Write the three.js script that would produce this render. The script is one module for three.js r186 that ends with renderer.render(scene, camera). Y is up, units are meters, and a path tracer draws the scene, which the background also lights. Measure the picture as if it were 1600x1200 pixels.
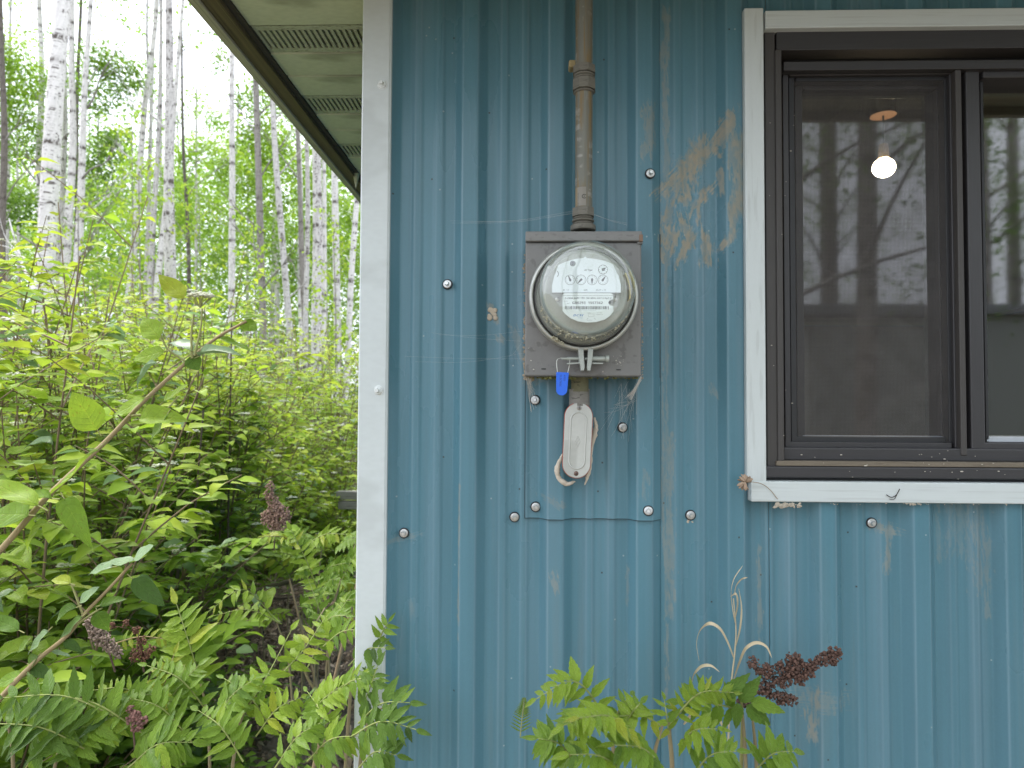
import * as THREE from 'three';
import { mergeGeometries, toCreasedNormals } from 'three/addons/utils/BufferGeometryUtils.js';
import { RoundedBoxGeometry } from 'three/addons/geometries/RoundedBoxGeometry.js';

// ---------------------------------------------------------------- camera, sky, sun, exposure
const scene = new THREE.Scene();
const F = 1067, EYE = new THREE.Vector3(0, 1.55, 1.21), D2R = Math.PI / 180;
const camera = new THREE.PerspectiveCamera(2 * Math.atan(600 / F) / D2R, 4 / 3, 0.05, 300);
camera.position.copy(EYE);
camera.rotation.set(1.83 * D2R, 1.68 * D2R, 0.3 * D2R, 'YXZ');
camera.updateMatrixWorld(true);
camera.focus = 1.2; camera.userData.fStop = 6.5;

const renderer = new THREE.WebGLRenderer({ antialias: true });
renderer.setSize(1024, 768);
renderer.toneMapping = THREE.LinearToneMapping;
renderer.toneMappingExposure = 3.1;
renderer.shadowMap.enabled = true;
renderer.shadowMap.type = THREE.PCFSoftShadowMap;

// hash and value noise, all seeded
const rngOf = (s) => { let a = (s * 2654435761) >>> 0; return () => { a = (a + 0x6D2B79F5) | 0; let t = Math.imul(a ^ (a >>> 15), 1 | a); t = (t + Math.imul(t ^ (t >>> 7), 61 | t)) ^ t; return ((t ^ (t >>> 14)) >>> 0) / 4294967296; }; };
const hash = (x, y, s = 0) => { let h = Math.imul(x | 0, 374761393) + Math.imul(y | 0, 668265263) + Math.imul(s | 0, 974711); h = Math.imul(h ^ (h >>> 13), 1274126177); return ((h ^ (h >>> 16)) >>> 0) / 4294967296; };
const sm = (t) => t * t * (3 - 2 * t);
function vn(x, y, s = 0) { const i = Math.floor(x), j = Math.floor(y), u = sm(x - i), v = sm(y - j); const a = hash(i, j, s), b = hash(i + 1, j, s), c = hash(i, j + 1, s), d = hash(i + 1, j + 1, s); return a + (b - a) * u + (c - a) * v + (a - b - c + d) * u * v; }
const fbm = (x, y, s = 0, o = 4) => { let r = 0, a = 0.5, t = 0; for (let k = 0; k < o; k++) { r += a * vn(x, y, s + k * 17); t += a; a *= 0.5; x = x * 2.03 + 5.1; y = y * 2.03 + 3.7; } return r / t; };
const clamp = (x, a = 0, b = 1) => Math.min(b, Math.max(a, x));
const lerp = (a, b, t) => a + (b - a) * t;
const step = (a, b, x) => sm(clamp((x - a) / (b - a)));

{ // overcast sky, brighter towards the zenith, soft cloud mottling
  const w = 256, h = 128, d = new Float32Array(w * h * 4);
  for (let j = 0; j < h; j++) for (let i = 0; i < w; i++) {
    const el = ((j + 0.5) / h - 0.5) * Math.PI, az = (i / w) * Math.PI * 2, s = Math.max(0, Math.sin(el));
    const c = fbm(Math.cos(az) * 3 * Math.cos(el) + 9, Math.sin(az) * 3 * Math.cos(el) + 4 * s, 3, 4);
    const l = (0.62 + 0.5 * s) * (0.9 + 0.2 * c), k = (j * w + i) * 4;
    d[k] = l * 0.93; d[k + 1] = l * 0.985; d[k + 2] = l * 1.1; d[k + 3] = 1;
  }
  const t = new THREE.DataTexture(d, w, h, THREE.RGBAFormat, THREE.FloatType);
  t.mapping = THREE.EquirectangularReflectionMapping; t.magFilter = t.minFilter = THREE.LinearFilter; t.wrapS = THREE.RepeatWrapping; t.needsUpdate = true;
  scene.background = t; scene.environment = t;
}
const sun = new THREE.DirectionalLight(new THREE.Color(1, 0.97, 0.9), 1.5);
sun.position.set(-14, 26, -9); sun.target.position.set(-2, 0, -4);
sun.castShadow = true; sun.shadow.radius = 26; sun.shadow.mapSize.set(2048, 2048);
Object.assign(sun.shadow.camera, { left: -25, right: 25, top: 25, bottom: -25, near: 1, far: 80 });
scene.add(sun, sun.target);

// ---------------------------------------------------------------- helpers
const V = (x, y, z) => new THREE.Vector3(x, y, z);
function at(px, py, z) { // the point of the plane z (parallel to the wall) seen at a pixel of the 1600 x 1200 photograph
  const v = V((px - 800) / F, (600 - py) / F, -1).applyQuaternion(camera.quaternion);
  return v.multiplyScalar((z - EYE.z) / v.z).add(EYE);
}
const dep = (d) => EYE.z - d;
const names = {};
function numbered(n) { names[n] = (names[n] ?? -1) + 1; return names[n] ? n + '_' + String(names[n]).padStart(3, '0') : n; }
const shade = (o) => { o.castShadow = o.receiveShadow = true; return o; };
function tag(o, label, category, group, kind) { const u = o.userData; if (label) u.label = label; if (category) u.category = category; if (group) u.group = group; if (kind) u.kind = kind; return o; }
function thing(name, label, category, pos = [0, 0, 0], group) { const g = new THREE.Group(); g.name = numbered(name); g.position.set(...pos); scene.add(g); return tag(g, label, category, group); }
const merge = (gs) => { gs = gs.map((g) => (g.index ? g.toNonIndexed() : g)); if (gs.length === 1) return gs[0]; for (const g of gs) for (const k of Object.keys(g.attributes)) if (!['position', 'normal', 'uv', 'color'].includes(k)) g.deleteAttribute(k); return mergeGeometries(gs); };
// a mesh given in world coordinates, put under a thing (its base is subtracted)
function part(name, geo, mat, parent, label) {
  if (Array.isArray(geo)) geo = merge(geo);
  const m = shade(new THREE.Mesh(geo, mat)); m.name = parent === scene ? numbered(name) : name;
  if (parent !== scene) { const b = V(0, 0, 0); let p = parent; while (p && p !== scene) { b.add(p.position); p = p.parent; } m.position.copy(b).negate(); }
  if (label) m.userData.label = label;
  parent.add(m); return m;
}
function box(x0, x1, y0, y1, z0, z1, r = 0) {
  const w = Math.abs(x1 - x0), h = Math.abs(y1 - y0), d = Math.abs(z1 - z0);
  const g = r ? new RoundedBoxGeometry(w, h, d, 2, Math.min(r, w * 0.45, h * 0.45, d * 0.45)) : new THREE.BoxGeometry(w, h, d);
  return g.translate((x0 + x1) / 2, (y0 + y1) / 2, (z0 + z1) / 2);
}
// box whose front face (plane z1) covers a pixel rectangle
function pbox(px0, py0, px1, py1, z0, z1, r = 0.0015) {
  const xm = (px0 + px1) / 2, ym = (py0 + py1) / 2;
  return box(at(px0, ym, z1).x, at(px1, ym, z1).x, at(xm, py1, z1).y, at(xm, py0, z1).y, z0, z1, r);
}
// tapered tube through points; uv = (turn, metres)
function tube(pts, rad, seg = 6, rings = 0, col) {
  const curve = pts.length > 2 ? new THREE.CatmullRomCurve3(pts, false, 'centripetal') : new THREE.LineCurve3(pts[0], pts[1]);
  const n = rings || Math.max(2, (pts.length - 1) * 3), P = [], N = [], U = [], C = [], I = [];
  const fr = curve.computeFrenetFrames(n, false); let len = 0, last = null;
  for (let i = 0; i <= n; i++) {
    const t = i / n, p = curve.getPoint(t), r = typeof rad === 'function' ? rad(t) : Array.isArray(rad) ? lerp(rad[0], rad[1], t) : rad;
    if (last) len += p.distanceTo(last); last = p;
    for (let k = 0; k <= seg; k++) {
      const a = (k / seg) * Math.PI * 2, nx = fr.normals[i].clone().multiplyScalar(Math.cos(a)).addScaledVector(fr.binormals[i], Math.sin(a));
      P.push(p.x + nx.x * r, p.y + nx.y * r, p.z + nx.z * r); N.push(nx.x, nx.y, nx.z); U.push(k / seg, len);
      if (col) { const c = col(t, k); C.push(c[0], c[1], c[2]); }
      if (i < n && k < seg) { const q = i * (seg + 1) + k; I.push(q, q + 1, q + seg + 1, q + 1, q + seg + 2, q + seg + 1); }
    }
  }
  const g = new THREE.BufferGeometry();
  g.setAttribute('position', new THREE.Float32BufferAttribute(P, 3)); g.setAttribute('normal', new THREE.Float32BufferAttribute(N, 3)); g.setAttribute('uv', new THREE.Float32BufferAttribute(U, 2));
  if (col) g.setAttribute('color', new THREE.Float32BufferAttribute(C, 3));
  g.setIndex(I); return g;
}
const cyl = (r0, r1, h, seg = 20) => new THREE.CylinderGeometry(r0, r1, h, seg);
function lathe(pts, seg = 64) { return new THREE.LatheGeometry(pts.map((p) => new THREE.Vector2(p[0], p[1])), seg).rotateX(Math.PI / 2); } // axis along z
function texture(w, h, f, srgb = false, wrap = THREE.RepeatWrapping) { // f(u px, v px) -> [r, g, b] 0..1
  const d = new Uint8Array(w * h * 4);
  for (let j = 0; j < h; j++) for (let i = 0; i < w; i++) { const c = f(i, j), k = (j * w + i) * 4; d[k] = clamp(c[0]) * 255; d[k + 1] = clamp(c[1]) * 255; d[k + 2] = clamp(c[2]) * 255; d[k + 3] = 255; }
  const t = new THREE.DataTexture(d, w, h); t.magFilter = THREE.LinearFilter; t.minFilter = THREE.LinearMipmapLinearFilter; t.generateMipmaps = true; t.wrapS = t.wrapT = wrap; if (srgb) t.colorSpace = THREE.SRGBColorSpace; t.needsUpdate = true; return t;
}
const s2l = (c) => (c <= 0.04045 ? c / 12.92 : ((c + 0.055) / 1.055) ** 2.4), l2s = (c) => (c <= 0.0031308 ? c * 12.92 : 1.055 * c ** (1 / 2.4) - 0.055);
const rgb = (r, g, b) => new THREE.Color().setRGB(r, g, b);
const std = (c, rough = 0.6, o = {}) => new THREE.MeshStandardMaterial({ color: rgb(...c), roughness: rough, ...o });
const phys = (c, rough, o = {}) => new THREE.MeshPhysicalMaterial({ color: rgb(...c), roughness: rough, ...o });

// speckled grime: a multiplier map with fine and coarse noise, light specks and dark stains
function grime(w, h, seed, amt, specks = 0.0, dark = 0.0, sx = 1, sy = 1) {
  return texture(w, h, (i, j) => {
    const x = i / 64 * sx, y = j / 64 * sy;
    let v = 1 - amt * (0.6 * fbm(x, y, seed, 5) + 0.4 * vn(i * 0.45 * sx, j * 0.45 * sy, seed + 5));
    const b = step(0.62, 0.75, fbm(x * 1.3 + 40, y * 1.3, seed + 9, 4)) * dark; v *= 1 - b;
    const ci = Math.floor(i / 7), cj = Math.floor(j / 7), hx = hash(ci, cj, seed + 2), rr = hash(ci, cj, seed + 3); const s = hx > 0.9 && Math.hypot(i - ci * 7 - 1.5 - 4 * hash(ci, cj, 8), j - cj * 7 - 1.5 - 4 * rr) < 0.8 + 1.8 * rr * rr ? (0.3 + 0.7 * hash(ci, cj, 9)) * step(0.42, 0.62, fbm(x * 0.8, y * 0.8 + 30, seed + 4, 3)) * specks : 0;
    return [lerp(v, 1, s), lerp(v * (1 - 0.02 * b), 1, s), lerp(v * (1 - 0.08 * b - 0.02), 0.95, s)].map(l2s);
  }, true);
}

// ---------------------------------------------------------------- ground
const groundH = (x, z) => 0.12 * (fbm(x * 0.22 + 7, z * 0.22, 41, 3) - 0.5) + (z < -6 ? 0.03 * (-6 - z) * 0.35 : 0) + 0.52 * Math.exp(-(((x + 1.3) / 0.6) ** 2) - ((z + 2.3) / 1.0) ** 2); // a low mound beside the house
{
  const tex = texture(512, 512, (i, j) => {
    const a = fbm(i / 26, j / 26, 3, 5), b = vn(i * 0.33, j * 0.9, 8), c = vn(i * 0.8, j * 0.3, 9), k = 0.55 + 0.9 * (a - 0.5) + 0.5 * (Math.max(b, c) - 0.6);
    const g = step(0.55, 0.7, fbm(i / 60 + 3, j / 60, 30, 3)) * 0.3;
    return [lerp(0.3 * k, 0.16, g), lerp(0.235 * k, 0.2, g), lerp(0.18 * k, 0.08, g)].map((v) => l2s(clamp(v)));
  }, true); 
  const bump = texture(512, 512, (i, j) => { const v = fbm(i / 14, j / 14, 13, 5) * 0.6 + 0.4 * Math.max(vn(i * 0.33, j * 0.9, 8), vn(i * 0.8, j * 0.3, 9)); return [v, v, v]; }); 
  const g = new THREE.PlaneGeometry(2, 2, 240, 240).rotateX(-Math.PI / 2), p = g.attributes.position, u = g.attributes.uv, w = (q, o) => 110 * q * q * q + o;
  for (let i = 0; i < p.count; i++) { const x = w(p.getX(i), -1.2), z = w(p.getZ(i), -2); p.setXYZ(i, x, groundH(x, z), z); u.setXY(i, x / 2.4, z / 2.4); }
  g.computeVertexNormals();
  tag(part('ground', g, std([1, 1, 1], 0.95, { map: tex, bumpMap: bump, bumpScale: 0.03 }), scene), 'brown forest floor of litter and soil under the shrubs', null, null, 'structure');
}

// ---------------------------------------------------------------- house: siding profile
const house = thing('house', 'blue metal sided house corner with pale trim, brown window and open soffit', 'house');
const ribs = [[578, 145], [712, 145], [845, 145], [980, 145], [1119, 250], [1263, 830], [1407, 830], [1549, 830]].map(([x, y]) => at(x, y, 0.004).x);
while (ribs.length < 34) ribs.push(ribs[ribs.length - 1] + 0.157);
const BASE = []; // outline of the sheet in plan: x, z
ribs.forEach((x, i) => {
  BASE.push([x, 0], [x + 0.014, 0.018], [x + 0.041, 0.018], [x + 0.058, 0]);
  const n = ribs[i + 1]; if (n) for (const f of [0.3, 0.7]) { const c = lerp(x + 0.058, n, f); BASE.push([c - 0.011, 0], [c - 0.005, 0.0035], [c + 0.005, 0.0035], [c + 0.011, 0]); }
});
const PROF = []; // with rounded bends
BASE.forEach((p, i) => {
  const a = BASE[i - 1], b = BASE[i + 1]; if (!a || !b) { PROF.push(p); return; }
  const la = Math.hypot(a[0] - p[0], a[1] - p[1]), lb = Math.hypot(b[0] - p[0], b[1] - p[1]), r = Math.min(0.0028, la * 0.4, lb * 0.4);
  const q = [p[0] + (a[0] - p[0]) / la * r, p[1] + (a[1] - p[1]) / la * r], s = [p[0] + (b[0] - p[0]) / lb * r, p[1] + (b[1] - p[1]) / lb * r];
  for (const t of [0, 0.33, 0.67, 1]) PROF.push([0, 1].map((k) => (1 - t) ** 2 * q[k] + 2 * t * (1 - t) * p[k] + t * t * s[k]));
});
const profZ = (x) => { for (let i = 1; i < PROF.length; i++) if (PROF[i][0] >= x) { const a = PROF[i - 1], b = PROF[i]; return lerp(a[1], b[1], clamp((x - a[0]) / (b[0] - a[0] || 1))); } return 0; };
const TX0 = -0.45, TY0 = 0.35, TW = 1.7, TH = 2.0; // the part of the wall that the siding texture covers, metres
function sheet(x0, x1, y0, y1, dz, rows = 14, hem = 0, wob = 0.0007) {
  const xs = [x0, ...PROF.map((p) => p[0]).filter((x) => x > x0 + 1e-4 && x < x1 - 1e-4), x1], ys = Array.from({ length: rows + 1 }, (_, i) => lerp(y0, y1, i / rows));
  const P = [], U = [], I = [];
  const put = (x, y, z) => { P.push(x, y, z); U.push((x - TX0) / TW, (y - TY0) / TH); };
  for (const y of ys) xs.forEach((x) => put(x, y, profZ(x) + dz + wob * 2 * (fbm(x * 9, y * 3.2, 77, 2) - 0.5)));
  const W = xs.length;
  for (let j = 0; j < rows; j++) for (let i = 0; i < W - 1; i++) { const a = j * W + i; I.push(a, a + 1, a + W, a + 1, a + W + 1, a + W); }
  if (hem) { // turned edges so that the cut sheet shows its thickness
    const edge = (list) => { const s = P.length / 3; list.forEach((k) => { put(P[3 * k], P[3 * k + 1], P[3 * k + 2]); put(P[3 * k], P[3 * k + 1], P[3 * k + 2] - hem); }); for (let i = 0; i < list.length - 1; i++) { const a = s + 2 * i; I.push(a, a + 1, a + 2, a + 1, a + 3, a + 2); } };
    edge(xs.map((_, i) => i)); edge(xs.map((_, i) => rows * W + i)); edge(ys.map((_, j) => j * W)); edge(ys.map((_, j) => j * W + W - 1));
  }
  const g = new THREE.BufferGeometry();
  g.setAttribute('position', new THREE.Float32BufferAttribute(P, 3)); g.setAttribute('uv', new THREE.Float32BufferAttribute(U, 2)); g.setIndex(I); g.computeVertexNormals(); return g;
}
// dried mud and stains on the sheet: strokes in photo pixels [x0, y0, x1, y1, half width, strength, streakiness]
const strokes = [
  [1136, 193, 1128, 222, 9, 0.85, 0.6], [1128, 205, 1098, 246, 9, 0.9, 0.7], [1100, 240, 1072, 252, 9, 1, 0.5], [1098, 222, 1092, 262, 7, 0.8, 0.8], [1082, 228, 1084, 232, 6, 1, 0.2],
  [1078, 255, 1046, 288, 12, 1, 0.6], [1082, 252, 1074, 300, 11, 1, 0.7], [1066, 282, 1056, 308, 6, 0.9, 0.9], [1046, 285, 1036, 294, 5, 0.9, 0.5], [1062, 312, 1066, 314, 5, 0.9, 0.4],
  [1046, 318, 1041, 345, 5, 0.9, 0.8], [1052, 312, 1046, 352, 2, 0.8, 0.8], [1035, 340, 1034, 372, 5, 1, 0.8], [1048, 344, 1042, 374, 5, 1, 0.8], [1056, 366, 1050, 386, 6, 0.9, 0.9], [1070, 348, 1076, 372, 7, 0.95, 0.9],
  [1078, 372, 1066, 398, 8, 1, 0.7], [1034, 392, 1036, 402, 4, 0.9, 0.6], [1102, 376, 1104, 400, 9, 0.95, 0.6], [1106, 298, 1094, 312, 7, 0.95, 0.7], [1092, 316, 1090, 346, 3, 0.9, 0.8], [1084, 322, 1080, 334, 3, 0.8, 0.8],
  [1146, 235, 1150, 322, 13, 0.78, 0.5], [1158, 225, 1158, 320, 6, 0.7, 0.5], [1142, 330, 1140, 368, 7, 0.85, 0.6], [1138, 372, 1130, 386, 6, 0.9, 0.5], [1124, 272, 1126, 296, 4, 0.7, 0.8],
  [1041, 20, 1041, 262, 6, 0.42, 0.6], [1012, 182, 1010, 238, 8, 0.5, 0.9], [1042, 270, 1042, 1085, 3, 0.4, 0.9], [1047, 690, 1049, 960, 5, 0.42, 0.9], [1035, 560, 1037, 860, 2, 0.4, 0.9],
  [1387, 832, 1385, 880, 6, 0.5, 0.9], [1376, 826, 1392, 830, 7, 0.55, 0.7], [1466, 792, 1470, 870, 4, 0.28, 0.9], [1500, 792, 1503, 850, 12, 0.2, 1], [1528, 800, 1532, 905, 9, 0.28, 1], [1545, 850, 1546, 960, 4, 0.3, 0.9], [1490, 830, 1484, 850, 8, 0.2, 1],
  [1186, 860, 1188, 1000, 3, 0.4, 0.9], [1268, 1086, 1268, 1150, 6, 0.7, 0.8], [1263, 1090, 1290, 1092, 14, 0.3, 1], [981, 890, 981, 895, 5, 0.65, 0.4], [980, 900, 980, 945, 2, 0.25, 0.9], [864, 898, 866, 912, 5, 0.5, 0.9],
  [718, 760, 716, 1010, 1.4, 0.5, 0.7], [640, 838, 612, 846, 6, 0.28, 0.9], [640, 950, 640, 955, 5, 0.25, 0.9], [852, 775, 872, 786, 5, 0.3, 0.9], [1004, 740, 1003, 770, 5, 0.3, 0.9], [870, 580, 830, 596, 8, 0.35, 0.9],
  [766, 482, 772, 496, 5, 0.5, 0.6], [780, 528, 784, 532, 4, 0.5, 0.6], [806, 530, 818, 560, 8, 0.35, 1], [1112, 600, 1116, 612, 4, 0.35, 0.8],
].map((s) => { const a = at(s[0], s[1], 0.006), b = at(s[2], s[3], 0.006); return { ax: a.x, ay: a.y, bx: b.x, by: b.y, w: s[4] / 882, k: s[5], q: s[6] }; });
const SW = 1360, SH = 1600;
const stain = new Float32Array(SW * SH);
strokes.forEach((s, n) => {
  const m = s.w * 2.6 + 0.004, c = (v, o, l, S) => Math.round((v - o) / l * S);
  const i0 = Math.max(0, c(Math.min(s.ax, s.bx) - m, TX0, TW, SW)), i1 = Math.min(SW - 1, c(Math.max(s.ax, s.bx) + m, TX0, TW, SW)), j0 = Math.max(0, c(Math.min(s.ay, s.by) - m, TY0, TH, SH)), j1 = Math.min(SH - 1, c(Math.max(s.ay, s.by) + m, TY0, TH, SH));
  const dx = s.bx - s.ax, dy = s.by - s.ay, L = dx * dx + dy * dy || 1e-9;
  for (let j = j0; j <= j1; j++) for (let i = i0; i <= i1; i++) {
    const x = TX0 + i / SW * TW, y = TY0 + j / SH * TH, t = clamp(((x - s.ax) * dx + (y - s.ay) * dy) / L);
    const l = Math.sqrt(L), uu = ((x - s.ax) * dx + (y - s.ay) * dy) / l, vv = ((x - s.ax) * dy - (y - s.ay) * dx) / l, over = Math.max(0, -uu, uu - l) * 0.5; let d = Math.hypot(vv, over) / s.w + 1.5 * (fbm(x * 80 + y * 40, y * 46 - x * 20, 200 + n, 4) - 0.5) + 0.9 * (vn(x * 420, y * 200, n) - 0.5) * s.q + 2.1 * s.q * (fbm(x * 300 + y * 70, y * 26, 300 + n, 3) - 0.5);
    d += s.q * (2.6 * (fbm(vv * 420 + n * 7, uu * 26, 400 + n, 3) - 0.5) + 1.1 * (vn(vv * 1100, uu * 60, n) - 0.5)); const v = s.k * 0.92 * (1 - step(0.4, 1.2, d)) * (0.5 + 0.5 * step(0.25, 0.62, fbm(x * 200, y * 90, 500, 4))); const k = j * SW + i; if (v > stain[k]) stain[k] = v;
  }
});
const BASE_X = new Float32Array(SW + 1); // pale highlight lines painted along the raised bends of the sheet
BASE.forEach(([x, z], i) => { if (z > 0.001) { const c = (x - TX0) / TW * SW, k = z > 0.01 ? 1 : 0.7 + 0.3 * hash(i, 1, 4); for (let q = Math.floor(c) - 1; q <= c + 2; q++) if (q >= 0 && q <= SW) BASE_X[q] = Math.max(BASE_X[q], k * (1 - 0.75 * Math.min(1, Math.abs(q - c) / 1.6)) * (0.45 + 0.55 * hash(i, 2, 5))); } });
const sidingMap = texture(SW, SH, (i, j) => {
  const x = TX0 + i / SW * TW, y = TY0 + j / SH * TH;
  const streak = fbm(x * 150, y * 2.2, 21, 3) - 0.5, soft = fbm(x * 5, y * 3, 22, 3) - 0.5, fine = vn(i * 0.9, j * 0.5, 23) - 0.5;
  const bend = BASE_X[Math.round((x - TX0) / TW * SW)] || 0; const chalk = step(0.55, 0.8, fbm(x * 30, y * 1.6, 25, 4)) * 0.16;
  let k = 1 + 0.16 * streak + 0.14 * soft + 0.05 * fine, c = [0.082 * k, 0.19 * k, 0.238 * k];
  c = [lerp(c[0], 0.3, chalk * 0.6), lerp(c[1], 0.36, chalk * 0.6), lerp(c[2], 0.42, chalk * 0.6)];
  const glint = bend * (0.35 + 0.65 * fbm(x * 90, y * 6, 26, 3)) * 0.34; c = [lerp(c[0], 0.3, glint), lerp(c[1], 0.4, glint), lerp(c[2], 0.47, glint)];  // highlight on the bends is put into the colour
  const sp = hash(Math.floor(i / 2), Math.floor(j / 2), 31), spot = sp > 0.99972 ? 0.5 : 0;
  c = c.map((v, q) => lerp(v, [0.5, 0.52, 0.5][q], spot)); if (sp < 0.00018) c = [0.03, 0.035, 0.035];
  const m = stain[j * SW + i] * (0.72 + 0.4 * fbm(x * 160, y * 60, 33, 3)), t = fbm(x * 40, y * 18, 34, 3);
  const mud = [lerp(0.37, 0.27, t), lerp(0.33, 0.235, t), lerp(0.25, 0.165, t)]; const run = step(0.56, 0.8, fbm(x * 70, y * 2.6, 36, 4)) * 0.22 * step(1.9, 0.8, y + 0.4 * fbm(x * 9, y * 2, 37, 2)); c = [lerp(c[0], 0.2, run), lerp(c[1], 0.22, run), lerp(c[2], 0.2, run)];
  return c.map((v, q) => l2s(lerp(v, mud[q], clamp(m))));
}, true, THREE.MirroredRepeatWrapping);
const sidingRough = texture(340, 400, (i, j) => { const m = stain[(j * 4) * SW + i * 4]; const v = lerp(0.22 + 0.16 * fbm(i / 12, j / 60, 51, 4), 0.9, clamp(m * 1.3)); return [v, v, v]; }, false, THREE.MirroredRepeatWrapping);
const mSiding = phys([1, 1, 1], 1, { map: sidingMap, roughnessMap: sidingRough, specularIntensity: 0.8, side: THREE.DoubleSide });

const mJointShade = std([0.03, 0.045, 0.05], 0.85);
const mTrim = phys([0.57, 0.625, 0.635], 0.42, { map: grime(256, 512, 61, 0.13, 0, 0.1) });
const mBlue = std([0.085, 0.19, 0.262], 0.5), mInner = std([0.2, 0.165, 0.13], 0.85), mDark = std([0.02, 0.02, 0.02], 0.8);
const SOFY = EYE.y + 0.749; // soffit height
const xTL = at(559.5, 600, 0.024).x, xTR = at(606, 600, 0.024).x;
const xWinL = at(1196, 400, 0.01).x, xWinR = at(1915, 400, 0.01).x, yWinB = at(1300, 753, 0.01).y, yWinT = at(1300, 40, 0.01).y, xEnd = 3.9, zBack = -5.2;
const xSeam = at(1036, 600, 0.004).x;
part('siding_panel', sheet(xTR - 0.012, xSeam + 0.02, 0.12, SOFY - 0.002, 0, 18), mSiding, house);
part('siding_panel', [sheet(xSeam - 0.004, xWinL + 0.004, 0.12, SOFY - 0.002, 0.0016, 18, 0.0014), sheet(xWinL + 0.005, xWinR - 0.006, 0.12, yWinB, 0.0016, 8), sheet(xWinL + 0.005, xWinR - 0.006, yWinT, SOFY - 0.002, 0.0016, 2), sheet(xWinR - 0.005, xEnd, 0.12, SOFY - 0.002, 0.0016, 8)], mSiding, house);
{
  const xa = at(821, 700, 0.006).x, xb = at(1031, 700, 0.006).x;
  part('patch_panel', sheet(xa + 0.002, xb, at(930, 594, 0.006).y, at(930, 366, 0.006).y, 0.0034, 6, 0.003, 0.0012), mSiding, house, 'upper cut patch of blue siding behind the meter box');
  part('joint_shade', sheet(xa - 0.0012, xb + 0.0022, at(930, 811.2, 0.006).y, at(930, 366, 0.006).y, 0.003, 6, 0.002, 0.0012), mJointShade, house, 'dark rim standing in for the shadow in the joint round the cut patches');  // dark sheet paints the shadow line that the patch edges cast
  part('patch_panel', sheet(xa, xb + 0.001, at(930, 810, 0.006).y, at(930, 590, 0.006).y, 0.0058, 6, 0.0045, 0.002), mSiding, house, 'lower cut patch of blue siding below the meter box');
}
// wall behind the sheet, closed room, roof
part('wall_frame', [box(xTL + 0.015, xWinL - 0.002, 0.02, SOFY - 0.004, -0.15, -0.006), box(xWinR + 0.002, xEnd - 0.001, 0.02, SOFY - 0.004, -0.15, -0.006), box(xWinL - 0.001, xWinR + 0.001, 0.02, yWinB - 0.012, -0.149, -0.007), box(xWinL - 0.001, xWinR + 0.001, yWinT + 0.008, SOFY - 0.005, -0.149, -0.007)], mInner, house);
part('side_wall', [box(xTL + 0.012, xTL + 0.14, 0.02, SOFY - 0.004, zBack, -0.151), box(xEnd - 0.14, xEnd - 0.002, 0.02, SOFY - 0.004, zBack, -0.151), box(xTL + 0.141, xEnd - 0.141, 0.02, SOFY - 0.004, zBack, zBack + 0.13)], mBlue, house);
part('interior_lining', [box(xTL + 0.141, xTL + 0.15, 0.4, SOFY - 0.01, zBack + 0.14, -0.152), box(xEnd - 0.15, xEnd - 0.142, 0.4, SOFY - 0.01, zBack + 0.14, -0.152), box(xTL + 0.151, xEnd - 0.151, 0.4, SOFY - 0.01, zBack + 0.131, zBack + 0.139)], mInner, house);
part('interior_floor', box(xTL + 0.151, xEnd - 0.151, 0.3, 0.39, zBack + 0.14, -0.152), std([0.12, 0.08, 0.05], 0.5), house);
part('foundation', box(xTL + 0.03, xEnd - 0.03, -0.4, 0.1, zBack + 0.05, -0.008), std([0.28, 0.28, 0.27], 0.9), house);
const xF0 = at(350, 68, dep(788 * 0.00177)).x + 0.026; // outer edge of the eave
{
  const g = new THREE.BufferGeometry(), e = 0.36, xa = xF0 - 0.01, xb = xEnd + e, za = zBack - e, zb = 0.46, y0 = SOFY + 0.12, y1 = SOFY + 1.0, xm = (xa + xb) / 2;
  const q = (a, b, c, d) => [...a, ...b, ...c, ...a, ...c, ...d], p = [];
  const A = [xa, y0, zb], B = [xm, y1, zb], C = [xb, y0, zb], A2 = [xa, y0, za], B2 = [xm, y1, za], C2 = [xb, y0, za];
  p.push(...q(A, B, B2, A2), ...q(B, C, C2, B2), ...A, ...C, ...B, ...A2, ...B2, ...C2);
  g.setAttribute('position', new THREE.Float32BufferAttribute(p, 3)); g.setAttribute('uv', new THREE.Float32BufferAttribute(p.flatMap((v, i) => (i % 3 ? [] : [p[i], p[i + 2]])), 2)); g.computeVertexNormals();
  part('roof', g, std([0.1, 0.09, 0.08], 0.7, { side: THREE.DoubleSide }), house);
}
// ---------------------------------------------------------------- corner trim
{
  const y0 = 0.1, y1 = SOFY - 0.003, sh = new THREE.Shape(), w = xTR - xTL; // an L of sheet metal with hemmed edges, in plan (x, -z)
  const pts = [[0, -0.12], [0, 0.022], [0.003, 0.026], [w - 0.004, 0.026], [w, 0.023], [w, 0.002], [w - 0.002, 0.002], [w - 0.002, 0.021], [w - 0.006, 0.0235], [0.006, 0.0235], [0.003, 0.02], [0.003, -0.12]];
  pts.forEach((p, i) => (i ? sh.lineTo(...p) : sh.moveTo(...p)));
  const g = new THREE.ExtrudeGeometry(sh, { depth: y1 - y0, bevelEnabled: false }).rotateX(Math.PI / 2).translate(xTL, y1, 0);
  part('corner_trim', g, mTrim, house);
}
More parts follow.
